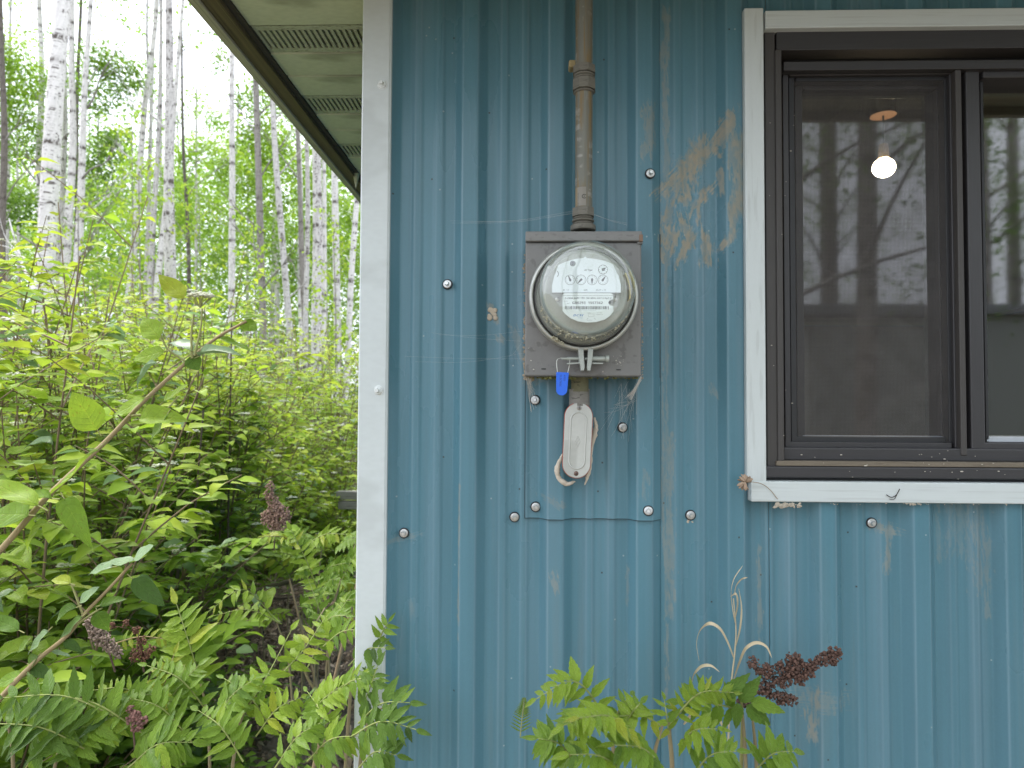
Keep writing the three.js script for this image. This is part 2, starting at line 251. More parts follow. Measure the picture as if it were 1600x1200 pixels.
// ---------------------------------------------------------------- soffit and fascia
const mSof = std([0.5, 0.54, 0.4], 0.6, { map: grime(512, 256, 71, 0.3, 0, 0.35, 1, 1) }), mSofV = std([0.46, 0.5, 0.37], 0.65, { map: grime(512, 256, 73, 0.5, 0, 0.75, 3, 3) });
{
  const z0 = 1.21 - 788 * 0.0018002, P = 0.1016, xi = xTL - 0.001, xo = xF0 + 0.062, sof = new THREE.Group(); sof.name = 'soffit'; house.add(sof);
  const plank = (() => { const s = new THREE.Shape(); const L = P; [[0.001, 0.004], [0.004, 0], [L - 0.006, 0], [L - 0.004, 0.006], [L, 0.006], [L, 0.009], [0.001, 0.009]].forEach((p, i) => (i ? s.lineTo(...p) : s.moveTo(...p))); return new THREE.ExtrudeGeometry(s, { depth: xi - xo, bevelEnabled: false }).rotateY(Math.PI / 2).translate(xo, 0, 0); })();
  // in plan the plank runs from z = 0 back to z = -P
  const vent = (() => {
    const gs = [box(xo, xi, 0.002, 0.009, -0.016, -0.001), box(xo, xi, 0.002, 0.009, -P, -P + 0.016)], n = Math.round((xi - xo) / 0.0115);
    for (let k = 0; k < n; k++) { const x = lerp(xo, xi, (k + 0.5) / n); gs.push(box(x - 0.0032, x + 0.0032, 0.0015, 0.0075, -P + 0.0161, -0.0161)); }
    gs.push(box(xo, xi, 0.03, 0.032, -P, 0)); return merge(gs);
  })();
  for (let k = -6; k < 50; k++) {
    const v = ((k % 3) + 3) % 3 === 2, m = shade(new THREE.Mesh(v ? vent : plank, v ? mSofV : mSof)); m.name = v ? 'vented_plank' : 'plank'; m.position.set(0, SOFY, z0 - k * P + (v ? 0 : 0)); sof.add(m);
  }
  part('front_soffit', [box(xTL + 0.002, xEnd + 0.36, SOFY + 0.001, SOFY + 0.012, 0.02, 0.455), box(xTL + 0.002, xEnd + 0.36, SOFY + 0.001, SOFY + 0.012, zBack - 0.36, zBack - 0.001), box(xEnd, xEnd + 0.36, SOFY + 0.001, SOFY + 0.012, zBack, 0.019)], mSof, house);
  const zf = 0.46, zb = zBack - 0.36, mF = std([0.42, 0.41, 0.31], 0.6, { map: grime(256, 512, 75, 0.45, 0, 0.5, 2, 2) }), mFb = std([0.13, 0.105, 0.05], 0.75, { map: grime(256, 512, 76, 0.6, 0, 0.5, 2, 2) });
  part('fascia', [box(xF0, xF0 + 0.02, SOFY - 0.022, SOFY + 0.12, zb, zf, 0.002), box(xF0 + 0.06, xEnd + 0.36, SOFY - 0.02, SOFY + 0.13, zf - 0.02, zf - 0.001), box(xF0 + 0.021, xEnd + 0.36, SOFY - 0.02, SOFY + 0.13, zb, zb + 0.02), box(xEnd + 0.345, xEnd + 0.37, SOFY - 0.021, SOFY + 0.14, zb + 0.021, zf - 0.021)], mF, house);
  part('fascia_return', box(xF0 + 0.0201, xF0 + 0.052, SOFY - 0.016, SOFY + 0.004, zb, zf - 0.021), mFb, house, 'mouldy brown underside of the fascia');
  part('soffit_channel', box(xF0 + 0.0521, xF0 + 0.064, SOFY - 0.006, SOFY + 0.004, zb, zf - 0.021), std([0.04, 0.035, 0.025], 0.9), house);
  const a = at(556, 293, dep(788 / (633 - 268))), n = new THREE.ConeGeometry(0.012, 0.05, 5).rotateX(Math.PI); part('drip_clip', n.translate(a.x, SOFY - 0.03, a.z), mSof, house);
}
// ---------------------------------------------------------------- screws (parts of the house)
const mZinc = std([0.6, 0.61, 0.6], 0.3, { metalness: 0.75 }), mRubber = std([0.02, 0.02, 0.022], 0.7), mWhiteScrew = std([0.66, 0.7, 0.69], 0.4);
{
  const wash = lathe([[0.001, 0.0022], [0.0062, 0.0022], [0.0072, 0.0015], [0.0076, 0.0006], [0.0, 0.0004]], 28);
  const hex = toCreasedNormals(merge([new THREE.CylinderGeometry(0.0034, 0.0041, 0.001, 6).rotateX(Math.PI / 2).translate(0, 0, 0.0081), new THREE.CylinderGeometry(0.0041, 0.0042, 0.0044, 6).rotateX(Math.PI / 2).translate(0, 0, 0.0054), new THREE.CylinderGeometry(0.0052, 0.0054, 0.001, 24).rotateX(Math.PI / 2).translate(0, 0, 0.0027)]), 0.5);
  const head = merge([wash, hex]), seal = lathe([[0.0, 0.0005], [0.009, 0.0003], [0.0092, -0.002], [0, -0.0016]], 20);
  const R = rngOf(5);
  const list = [[1016, 271, 0], [699, 444, 0], [836, 625, 0], [973, 668, 0], [837, 792, 0], [804, 808, 0], [1013, 798, 0], [1079, 805, 0], [631, 833, 0], [1362, 817, 0], [597, 132, 1], [591, 610, 1]];
  for (const [x, y, w] of list) {
    const p = at(x, y, 0.008), z = w ? 0.0262 : profZ(p.x) + 0.0034 + (x > 820 && x < 1030 && y > 590 && y < 810 ? 0.004 : 0), g = new THREE.Group(); g.name = 'screw'; const q = at(x, y, z);
    g.position.copy(q); g.rotation.set((R() - 0.5) * 0.2, (R() - 0.5) * 0.25, R() * 6); house.add(g);
    const h = shade(new THREE.Mesh(head, w ? mWhiteScrew : mZinc)); h.name = 'screw_head'; const s = shade(new THREE.Mesh(seal, w ? mWhiteScrew : mRubber)); s.name = 'washer'; g.add(h, s);
    if (w) g.userData.label = 'white painted screw in the corner trim';
  }
}
// ---------------------------------------------------------------- window
const win = new THREE.Group(); win.name = 'window'; house.add(win);
const wp = (n, g, m, l) => part(n, g, m, win, l);
{
  const dust = grime(512, 512, 81, 0.35, 0.35, 0.0, 2, 2), mBr = std([0.046, 0.045, 0.049], 0.42, { map: dust }), mBr2 = std([0.06, 0.056, 0.054], 0.55, { map: dust }), mBk = std([0.02, 0.021, 0.023], 0.5), mLedge = std([0.2, 0.17, 0.13], 0.9, { map: grime(512, 64, 82, 0.4, 0.3, 0.2, 2, 2) });
  // pale trim outside
  wp('trim', pbox(1165, 12, 1195.5, 753.8, -0.004, 0.03, 0.002), mTrim); wp('trim', pbox(1174, 755, 1948, 787.5, -0.004, 0.031, 0.002), mTrim); wp('trim', pbox(1917, 12, 1948, 753.8, -0.004, 0.03, 0.002), mTrim); wp('trim', pbox(1196, 12, 1916.5, 40, -0.004, 0.03, 0.002), mTrim);
  // outer frame: faces, ridge
  wp('frame', [pbox(1197, 42, 1213, 731, -0.11, 0.016), pbox(1213.4, 76, 1224, 721, -0.1, 0.02, 0.003), pbox(1899, 42, 1915, 731, -0.11, 0.016), pbox(1888, 76, 1898.6, 721, -0.1, 0.02, 0.003)], mBr2);
  wp('head_rail', [pbox(1213.4, 42, 1898.6, 75, -0.11, 0.0165), pbox(1224.5, 93, 1887.6, 107, -0.1, 0.012)], mBr); wp('head_groove', pbox(1224.5, 75.4, 1887.6, 92.6, -0.1, -0.02, 0), mBk);
  wp('bottom_rail', [pbox(1197, 731, 1915, 749.5, -0.11, 0.022, 0.003), pbox(1224.5, 701, 1887.6, 722, -0.1, 0.006, 0.003)], mBr); wp('ledge', pbox(1213.4, 722.6, 1898, 730.4, -0.1, 0.0215, 0.001), mLedge);
  wp('gap', pbox(1197, 749.8, 1915, 754.6, -0.1, 0.008, 0), mBk);
  // left sash with insect screen, mullion, right sash
  const sash = (x0, x1, y0, y1, w, z) => [pbox(x0, y0, x0 + w, y1, z - 0.04, z), pbox(x1 - w, y0, x1, y1, z - 0.04, z), pbox(x0 + w + 0.3, y0, x1 - w - 0.3, y0 + w, z - 0.04, z), pbox(x0 + w + 0.3, y1 - w, x1 - w - 0.3, y1, z - 0.04, z)];
  wp('screen_frame', [...sash(1225, 1497, 108, 700, 9, -0.004)], mBr);
  wp('screen_frame', [...sash(1234.4, 1488, 117.6, 691.6, 9, -0.012)], mBk);
  wp('sash', [...sash(1244, 1479, 127.4, 700, 12, -0.03)], std([0.03, 0.031, 0.034], 0.4, { map: dust })); wp('glazing_bead', pbox(1255.5, 681, 1474.5, 691, -0.045, -0.026, 0.001), std([0.33, 0.36, 0.4], 0.5));
  wp('mullion', [pbox(1497.4, 108, 1507, 712, -0.1, 0.008, 0.002)], mBr2); wp('gap', pbox(1507.3, 108, 1513, 712, -0.1, -0.02, 0), mBk);
  wp('sash', [pbox(1513.4, 108, 1536, 711, -0.07, 0.002, 0.003), pbox(1864, 108, 1887, 711, -0.07, 0.002, 0.003), pbox(1536.3, 108, 1863.7, 120, -0.07, 0.002, 0.003), pbox(1536.3, 692, 1863.7, 711, -0.07, 0.002, 0.003)], mBr); wp('glazing_bead', [pbox(1536.3, 120.4, 1541, 691.6, -0.06, -0.012, 0.001), pbox(1541.3, 120.4, 1863, 123.4, -0.06, -0.012, 0.001)], mBk); wp('glazing_bead', pbox(1541.3, 683, 1863, 691.6, -0.06, -0.012, 0.001), std([0.42, 0.45, 0.48], 0.45));
  const mGlass = phys([0.94, 0.96, 0.96], 0.036, { transmission: 1, thickness: 0, ior: 2.3 });
  const pane = (x0, y0, x1, y1, z, n) => { const a = at(x0, (y0 + y1) / 2, z), b = at(x1, (y0 + y1) / 2, z), c = at((x0 + x1) / 2, y0, z), d = at((x0 + x1) / 2, y1, z); const g = new THREE.PlaneGeometry(b.x - a.x, c.y - d.y, n || 1, n || 1).translate((a.x + b.x) / 2, (c.y + d.y) / 2, z); return g; };
  wp('pane', pane(1253, 136, 1478, 690, -0.04), mGlass); wp('pane', pane(1538, 121, 1866, 691, -0.03), mGlass);
  const net = texture(512, 512, (i, j) => { const l = Math.max(i % 4 < 1.5 ? 1 : 0, j % 4 < 1.5 ? 1 : 0), n = 0.75 + 0.5 * fbm(i / 40, j / 40, 90, 3); const v = clamp((0.1 + 0.34 * l) * n); return [v, v, v]; }); net.repeat.set(0.9, 2.2);
  wp('insect_screen', pane(1242, 125, 1481, 693, -0.014), std([0.1, 0.094, 0.09], 0.8, { transparent: true, alphaMap: net, side: THREE.DoubleSide }));
  // spots of dirt on the frame
  const R = rngOf(81), sp = []; for (let k = 0; k < 46; k++) { const e = R(), x = e < 0.4 ? lerp(1199, 1250, R()) : lerp(1230, 1590, R()), y = e < 0.4 ? lerp(110, 720, R()) : lerp(702, 748, R()), p = at(x, y, 0.006); sp.push(new THREE.IcosahedronGeometry(0.0007 + 0.0012 * R() ** 3, 0).scale(1 + R(), 0.7, 0.6).translate(p.x, p.y, e < 0.4 ? (x < 1213 ? 0.0165 : x < 1224 ? 0.0205 : x < 1234 ? -0.0035 : -0.011) : y > 731 ? 0.0225 : y > 722 ? 0.022 : 0.0065)); }
  wp('dirt', sp, std([0.5, 0.47, 0.4], 0.9)).userData.kind = 'stuff';
}
// ---------------------------------------------------------------- pendant lamp inside
{
  const p = at(1381, 262, -1.2), t = thing('pendant_lamp', 'lit bulb hanging inside behind the left window pane', 'lamp', p.toArray());
  const add = (n, g, m) => { const o = shade(new THREE.Mesh(g, m)); o.name = n; t.add(o); return o; };
  add('bulb', new THREE.SphereGeometry(0.036, 24, 18).scale(1.05, 0.95, 1), std([0.9, 0.85, 0.75], 0.4, { emissive: rgb(1, 0.86, 0.62), emissiveIntensity: 7 }));
  add('socket', cyl(0.014, 0.018, 0.05, 16).translate(0, 0.058, 0), std([0.1, 0.07, 0.04], 0.5)); add('cord', cyl(0.003, 0.003, 0.64, 8).translate(0, 0.41, 0), mDark);
  add('lamp_canopy', new THREE.CylinderGeometry(0.034, 0.042, 0.1, 24).translate(0, 0.235, 0), std([0.07, 0.032, 0.013], 0.7));
  const l = new THREE.PointLight(rgb(1, 0.8, 0.52), 0.35, 0, 2); l.position.set(0, 0, 0); l.castShadow = true; l.shadow.radius = 2; t.add(l);
}

// ---------------------------------------------------------------- meter socket box
function canvasTex(w, h, draw) { const c = document.createElement('canvas'); c.width = w; c.height = h; const x = c.getContext('2d'); draw(x, w, h); const t = new THREE.CanvasTexture(c); t.colorSpace = THREE.SRGBColorSpace; t.anisotropy = 8; return t; }
const mBox = std([0.196, 0.197, 0.195], 0.62, { map: grime(512, 640, 101, 0.22, 0.8, 0.25, 1.6, 1.6), metalness: 0.1 });
const mLid = std([0.212, 0.212, 0.208], 0.6, { map: grime(512, 128, 102, 0.22, 0.8, 0.2, 2, 2), metalness: 0.1 });
const zBox = 0.1, RM = rngOf(100);
const socket = thing('meter_socket', 'grey steel meter box with dirt and moss on its edges, fixed to the blue wall', 'meter box', at(911, 588, 0.02).toArray());
part('enclosure', pbox(820.5, 378.2, 1002.5, 588, 0.019, zBox, 0.003), mBox, socket);
part('lid', [pbox(821, 361, 1003.5, 376.6, 0.019, zBox + 0.006, 0.002), pbox(996, 377, 1004.5, 381, 0.03, zBox + 0.003, 0.001)], mLid, socket);
part('lid_gap', pbox(823, 376.7, 1001, 378.1, 0.02, zBox - 0.004, 0), mDark, socket);
part('hinge_tab', pbox(999, 366, 1004.8, 377, 0.03, zBox + 0.0072, 0.001), std([0.2, 0.13, 0.09], 0.8), socket);
part('knockout_mark', [pbox(846, 575.6, 853, 577.2, zBox - 0.001, zBox + 0.0008, 0), pbox(963, 577, 970, 578.4, zBox - 0.001, zBox + 0.0008, 0)], mDark, socket);
{ // crumbs of dried mud, moss and fluff on the edges of the box
  const crumbs = (n, f, s0, s1) => Array.from({ length: n }, () => { const p = f(), s = lerp(s0, s1, RM() ** 2.2); return new THREE.IcosahedronGeometry(s, 0).scale(0.6 + RM(), 0.6 + RM(), 0.7).rotateZ(RM() * 6).translate(p.x, p.y, p.z); });
  const left = () => at(818.6 + RM() * 2.2, lerp(395, 592, 1 - RM() ** 1.8), 0.03 + RM() * 0.065), right = () => at(1003 + RM() * 1.6, lerp(440, 592, 1 - RM() ** 1.5), 0.05 + RM() * 0.05), bot = () => at(lerp(821, 1000, RM()), 589 + RM() * 2.4, 0.03 + RM() * 0.07);
  part('dried_mud', [...crumbs(150, left, 0.0006, 0.0024), ...crumbs(70, right, 0.0006, 0.002), ...crumbs(16, () => at(lerp(822, 832, RM()), 588 + RM() * 5, 0.08), 0.001, 0.004)], std([0.3, 0.255, 0.19], 0.95), socket).userData.kind = 'stuff';
  part('moss', [...crumbs(150, bot, 0.0006, 0.002), ...crumbs(60, () => at(lerp(852, 900, RM()), 589 + RM() * 3, 0.06 + RM() * 0.04), 0.0008, 0.0026)], std([0.14, 0.15, 0.05], 0.95), socket).userData.kind = 'stuff';
  const face = () => { const k = RM(); return k < 0.35 ? at(826 + 34 * RM() * RM(), lerp(530, 580, RM()), zBox + 0.0004) : k < 0.75 ? at(lerp(958, 975, RM()), lerp(556, 574, RM()), zBox + 0.0004) : at(lerp(825, 1000, RM()), lerp(382, 585, RM()), zBox + 0.0004); };
  part('speck', crumbs(40, face, 0.0003, 0.0013).map((g) => g.scale(1, 1, 1)), std([0.5, 0.48, 0.43], 0.95), socket).userData.kind = 'stuff';
}
// ---------------------------------------------------------------- the meter itself
const C0 = at(911.7, 464, 0.115), mSteel = std([0.52, 0.53, 0.5], 0.38, { metalness: 0.6, map: grime(512, 128, 105, 0.3, 0, 0.35, 2, 2) });
const meter = thing('electricity_meter', 'round glass electricity meter with white dial face in a metal ring', 'meter', [C0.x, C0.y, 0.1]);
const Z = (g) => g.translate(C0.x, C0.y, 0);
part('socket_hub', Z(lathe([[0, 0.116], [0.079, 0.116], [0.0825, 0.112], [0.0825, 0.0995]])), std([0.3, 0.31, 0.29], 0.6), meter);
part('sealing_ring', Z(lathe([[0.0866, 0.0995], [0.0878, 0.103], [0.0878, 0.119], [0.0862, 0.1225], [0.0835, 0.124], [0.0812, 0.1225], [0.0806, 0.119], [0.081, 0.1175]], 96)), mSteel, meter);
part('gasket', Z(lathe([[0.081, 0.1175], [0.0803, 0.1205], [0.0795, 0.1222], [0.0778, 0.1222], [0.0772, 0.12], [0.077, 0.118]], 96)), std([0.018, 0.018, 0.018], 0.5), meter);
part('meter_body', Z(lathe([[0, 0.158], [0.061, 0.158], [0.0645, 0.155], [0.066, 0.149], [0.0665, 0.132], [0.07, 0.1275], [0.0745, 0.125], [0.0755, 0.118]], 72)), std([0.42, 0.43, 0.41], 0.5, { metalness: 0.25, map: grime(512, 256, 107, 0.2, 0, 0.25) }), meter);
part('glass_cover', Z(lathe([[0.0785, 0.1235], [0.0772, 0.1262], [0.0748, 0.129], [0.0726, 0.14], [0.0712, 0.195], [0.0696, 0.205], [0.066, 0.2125], [0.0605, 0.2175], [0.052, 0.2203], [0.03, 0.2218], [0, 0.222]], 96)), phys([0.93, 0.96, 0.93], 0.02, { transmission: 0.95, thickness: 0, ior: 1.85, side: THREE.DoubleSide }), meter);
{ // dirt that sticks to the lower rim of the glass
  const c = []; for (let k = 0; k < 150; k++) { const a = -Math.PI * (0.1 + 0.8 * RM()), low = Math.sin(-a), h = 0.13 + 0.07 * RM() * (0.4 + 0.6 * low), r = 0.0737 - (h - 0.13) * 0.036; c.push(new THREE.IcosahedronGeometry(0.0004 + 0.0013 * RM() ** 3, 0).scale(1.3, 1, 0.8).translate(C0.x + Math.cos(a) * r, C0.y + Math.sin(a) * r, h)); }
  for (let k = 0; k < 60; k++) { const a = -2.1 + 0.25 * (RM() - 0.5), r = 0.083 + 0.004 * (RM() - 0.5); c.push(new THREE.IcosahedronGeometry(0.0006 + 0.0018 * RM() ** 2, 0).translate(C0.x + Math.cos(a) * r, C0.y + Math.sin(a) * r, 0.122 + 0.01 * RM())); }
  part('grime', c, std([0.42, 0.4, 0.3], 0.95), meter).userData.kind = 'stuff';
}
// printed plates: shapes in photo pixels
function plate(name, px, z, tex, mat) {
  const P = px.map(([x, y]) => at(x, y, z)), sh = new THREE.Shape(P.map((p) => new THREE.Vector2(p.x, p.y)));
  const g = new THREE.ExtrudeGeometry(sh, { depth: 0.002, bevelEnabled: false, curveSegments: 4 }).translate(0, 0, z - 0.002), xs = P.map((p) => p.x), ys = P.map((p) => p.y), a = Math.min(...xs), b = Math.max(...xs), c = Math.min(...ys), d = Math.max(...ys), p = g.attributes.position, u = g.attributes.uv;
  for (let i = 0; i < p.count; i++) u.setXY(i, (p.getX(i) - a) / (b - a), (p.getY(i) - c) / (d - c));
  return part(name, g, std([0.92, 0.95, 0.97], 0.45, { map: tex }), meter);
}
const ink = '#1d1f22';
const dialTex = canvasTex(1080, 576, (x, w, h) => { // covers photo pixels 862..970 by 400..457.6: ten canvas pixels to one
  const X = (p) => (p - 862) * 10, Y = (p) => (p - 400) * 10;
  x.fillStyle = '#e4e8ec'; x.fillRect(0, 0, w, h); x.strokeStyle = x.fillStyle = ink; x.lineCap = 'round';
  x.beginPath(); x.arc(X(894.5), Y(411.5), 44, 0, 7); x.fill(); x.strokeStyle = '#aeb4ba'; x.lineWidth = 5; x.beginPath(); x.arc(X(894.5), Y(411.5), 34, 0, 7); x.stroke();
  x.lineWidth = 5; x.beginPath(); x.arc(X(893.3), Y(411.5), 12, 0.2, 5.4); x.stroke(); x.beginPath(); x.arc(X(895.9), Y(411.5), 12, 3.4, 8.6); x.stroke();
  x.fillStyle = ink; x.font = 'bold italic 34px sans-serif'; x.textAlign = 'center'; x.fillText('AC Type', X(919), Y(423));
  const dial = (px, py, r, ang, ccw) => {
    x.strokeStyle = ink; x.lineWidth = 6; x.beginPath(); x.arc(X(px), Y(py), r, 0, 7); x.stroke();
    x.font = '24px sans-serif'; x.fillStyle = ink; for (let k = 0; k < 10; k++) { const a = -Math.PI / 2 + (ccw ? -1 : 1) * k * Math.PI / 5; x.fillText(String(k), X(px) + Math.cos(a) * r * 0.76, Y(py) + 8 + Math.sin(a) * r * 0.76); }
    x.save(); x.translate(X(px), Y(py)); x.rotate(ang); x.beginPath(); x.moveTo(-5, -r * 0.86); x.lineTo(5, -r * 0.86); x.lineTo(17, 0); x.arc(0, 8, 18, 0, Math.PI); x.lineTo(-17, 0); x.fill(); x.restore();
  };
  dial(890.5, 437.5, 78, -0.4, true); dial(907.5, 437.5, 78, -2.4, false); dial(925, 437.5, 78, Math.PI, true); dial(942, 437.5, 78, 0.6, false);
  x.lineWidth = 5; x.strokeStyle = ink; x.beginPath(); x.arc(X(942), Y(421), 72, 0, 7); x.stroke(); x.lineWidth = 7; for (let k = 0; k < 10; k++) { const a = k * Math.PI / 5; x.beginPath(); x.moveTo(X(942) + Math.cos(a) * 60, Y(421) + Math.sin(a) * 60); x.lineTo(X(942) + Math.cos(a) * 70, Y(421) + Math.sin(a) * 70); x.stroke(); }
  x.save(); x.translate(X(943), Y(421)); x.rotate(-0.3); x.fillRect(-26, -20, 62, 18); x.fillRect(-26, 2, 46, 18); x.fillRect(-26, -20, 12, 40); x.restore();
  x.font = '32px sans-serif'; x.textAlign = 'left'; x.fillText('Kh  7.2', X(879), Y(455)); x.fillText('kWh', X(912), Y(455)); x.fillText('MULT  x 10', X(931), Y(455));
  x.lineWidth = 9; x.beginPath(); x.arc(X(866), Y(428), 60, -0.8, 0.75); x.stroke();
});
plate('dial_plate', [[862.5, 457], [862.5, 446], [866, 431], [868, 427], [872.5, 414], [885, 408.5], [899, 404.6], [912, 403], [914.5, 400.5], [917, 403], [932, 404.8], [945, 407.5], [957.5, 412.5], [964, 427], [967, 431], [970, 445], [970, 457]], 0.176, dialTex);
const nameTex = canvasTex(1120, 640, (x, w, h) => { // photo pixels 878.5..958.5 by 457..503
  const X = (p) => (p - 878.5) * 14, Y = (p) => (p - 457.5) * 14; x.fillStyle = '#dfe3e2'; x.fillRect(0, 0, w, h); x.fillStyle = ink; x.textAlign = 'left';
  const t = (s, px, py, f, wd) => { x.font = f; x.save(); x.translate(X(px), Y(py)); const m = x.measureText(s).width; x.scale(wd * 14 / m, 1); x.fillText(s, 0, 0); x.restore(); };
  x.fillRect(0, 52, w, 6);
  t('2-200A 240V 1PH 3W 60Hz Kh7.2 Kp7.2', 882, 466.6, 'bold 50px sans-serif', 73.5); t('AMR', 880.5, 470.5, '22px sans-serif', 6); t('G00293', 893.5, 474.4, 'bold 76px sans-serif', 21.5); t('1557362', 918.5, 474.4, 'bold 76px sans-serif', 23.5); t('MC-', 885, 474, '26px sans-serif', 6);
  const R = rngOf(77); for (let px = X(882); px < X(951); ) { const a = 5 + Math.floor(R() * 3) * 6; x.fillRect(px, Y(477.8), a, 68); px += a + 5 + Math.floor(R() * 2.4) * 5; }
  t('M D4 0021 97 60155736', 904, 484.6, '15px sans-serif', 28);
  x.fillStyle = '#2f6fae'; t('DCSI', 894.5, 493.5, 'bold italic 62px sans-serif', 16.5); t('TWACS', 903, 496.6, '20px sans-serif', 8);
  x.fillStyle = '#5a5e62'; t('HEM', 917.5, 489, '22px sans-serif', 6); t('THE WT', 932, 488.6, '20px sans-serif', 9); t('MADE IN', 932, 491.2, '20px sans-serif', 10); x.lineWidth = 5; x.strokeStyle = '#4a4e52'; x.setLineDash([9, 6]); x.strokeRect(X(919), Y(489.8), 130, 54); x.setLineDash([]); x.beginPath(); x.moveTo(X(919), Y(496)); x.lineTo(X(916.5), Y(498.5)); x.moveTo(X(928.2), Y(496)); x.lineTo(X(931), Y(498.5)); x.stroke(); t('FORM 2S', 917.5, 500, '20px sans-serif', 8);
});
plate('name_plate', [[879, 460.2], [882, 458], [955, 458], [958, 460.5], [958.4, 467.5], [953.5, 468.5], [950.6, 471.5], [950.6, 474], [953, 477], [958.4, 478], [958.4, 486.5], [953, 493.5], [945, 499], [932, 503], [918, 504], [904, 502.3], [892, 497.5], [883, 490.5], [879, 485.5]], 0.181, nameTex);
part('plate_seam', pbox(862.5, 457.2, 970, 458, 0.17, 0.1745, 0), std([0.3, 0.31, 0.31], 0.5), meter);
part('plate_screw', [[871.3, 467.5], [961, 467.5]].map(([x, y]) => { const p = at(x, y, 0.16); return lathe([[0, 0.0035], [0.0022, 0.0032], [0.0036, 0.0018], [0.0042, 0]], 20).translate(p.x, p.y, 0.158); }), std([0.55, 0.55, 0.52], 0.4, { metalness: 0.6 }), meter);
part('sensor_eye', (() => { const p = at(952.6, 472.6, 0.165); return cyl(0.0022, 0.0022, 0.004, 18).rotateX(Math.PI / 2).translate(p.x, p.y, 0.166); })(), mDark, meter);
part('side_label', (() => { const gs = []; for (let k = 0; k < 7; k++) { const a = 0.42 - k * 0.085; gs.push(new THREE.BoxGeometry(0.001, 0.0068, 0.026).rotateZ(a).translate(C0.x + Math.cos(a) * 0.069, C0.y + Math.sin(a) * 0.069, 0.142)); } return gs; })(), std([0.75, 0.62, 0.2], 0.6), meter, 'yellowed paper label inside the glass');
// latch of the ring: two flanges, wings, lock screw
{
  const mL = std([0.37, 0.4, 0.37], 0.5, { metalness: 0.35 });
  const fl = (x0, x1) => { const a = at(x0, 548, 0.125), b = at(x1, 578.5, 0.125), sh = new THREE.Shape(); const m = (a.x + b.x) / 2, s = x0 < 914 ? 1 : -1; [[m - s * 0.0048, a.y + 0.002], [m + s * 0.0022, a.y + 0.002], [m + s * 0.0042, b.y + 0.004], [m + s * 0.003, b.y], [m - s * 0.0002, b.y], [m - s * 0.003, (a.y + b.y) / 2]].forEach((p, i) => (i ? sh.lineTo(...p) : sh.moveTo(...p))); return new THREE.ExtrudeGeometry(sh, { depth: 0.022, bevelEnabled: true, bevelSize: 0.0006, bevelThickness: 0.0006, bevelSegments: 2 }).translate(0, 0, 0.104); };
  const wing = (x0, x1, s) => { const a = at(x0, 569, 0.12), b = at(x1, 566.5, 0.12); const g = new THREE.BoxGeometry(Math.abs(a.x - b.x), 0.0018, 0.014); return g.rotateZ(s * 0.07).translate((a.x + b.x) / 2, (a.y + b.y) / 2, 0.117); };
  part('latch', [fl(904, 913.5), fl(917, 926.5), wing(886, 906, 0.9), wing(925, 942, -0.4)], mL, meter);
  const y = at(910, 560.5, 0.118).y, X = (p) => at(p, 560, 0.118).x, rod = (p0, p1, r, seg = 18) => new THREE.CylinderGeometry(r, r, X(p1) - X(p0), seg).rotateZ(Math.PI / 2).translate((X(p0) + X(p1)) / 2, y, 0.118);
  part('lock_screw', [rod(877.5, 898, 0.0019), rod(886, 908, 0.0027), rod(922, 946, 0.0042), rod(914, 924, 0.0025)], mL, meter);
  const kn = rod(946.3, 951.5, 0.0058, 14); part('screw_knob', kn.toNonIndexed(), mL, meter);
}
// ---------------------------------------------------------------- blue seal tag with its wire
{
  const p = at(878, 600, 0.116), t = thing('seal_tag', 'blue plastic seal tag hanging on a wire from the meter latch', 'tag', p.toArray());
  const a = at(869, 581, 0.116), b = at(887.5, 616.5, 0.116), w = b.x - a.x, h = a.y - b.y, sh = new THREE.Shape();
  sh.moveTo(-w / 2 + 0.001, h / 2); sh.lineTo(w / 2 - 0.001, h / 2); sh.quadraticCurveTo(w / 2, h / 2, w / 2, h / 2 - 0.001); sh.lineTo(w / 2 - 0.0012, -h / 2 + w * 0.46); sh.absarc(0, -h / 2 + w * 0.45, w / 2 - 0.0012, 0, Math.PI, true); sh.lineTo(-w / 2, h / 2 - 0.001); sh.quadraticCurveTo(-w / 2, h / 2, -w / 2 + 0.001, h / 2);
  const g = new THREE.ExtrudeGeometry(sh, { depth: 0.0035, bevelEnabled: true, bevelSize: 0.0005, bevelThickness: 0.0005, bevelSegments: 2 }), q = g.attributes.position, u = g.attributes.uv; for (let i = 0; i < q.count; i++) u.setXY(i, q.getX(i) / w + 0.5, q.getY(i) / h + 0.5);
  const tex = canvasTex(380, 720, (x, W, H) => { x.fillStyle = '#1d63d8'; x.fillRect(0, 0, W, H); x.fillStyle = '#0e2f78'; x.font = 'bold 78px monospace'; x.save(); x.translate(232, 74); x.rotate(Math.PI / 2); x.fillText('ATCO', 0, 0); x.restore(); x.save(); x.translate(110, 74); x.rotate(Math.PI / 2); x.fillText('ELECTRIC', 0, 0); x.restore(); });
  const m = shade(new THREE.Mesh(g, std([1, 1, 1], 0.42, { map: tex }))); m.name = 'tag_plate'; m.rotation.set(0, 0, -0.045); t.add(m);
  part('seal_wire', tube([[871, 583, 0.118], [870.6, 562, 0.117], [876, 559.5, 0.117], [881, 560.5, 0.119]].map((c) => at(...c)), 0.0006, 6, 18), std([0.6, 0.62, 0.58], 0.4, { metalness: 0.3 }), t); part('seal_wire', tube([[887, 582, 0.118], [889.5, 572, 0.118], [890.5, 562, 0.12]].map((c) => at(...c)), 0.0006, 6, 10), std([0.6, 0.62, 0.58], 0.4, { metalness: 0.3 }), t);
}
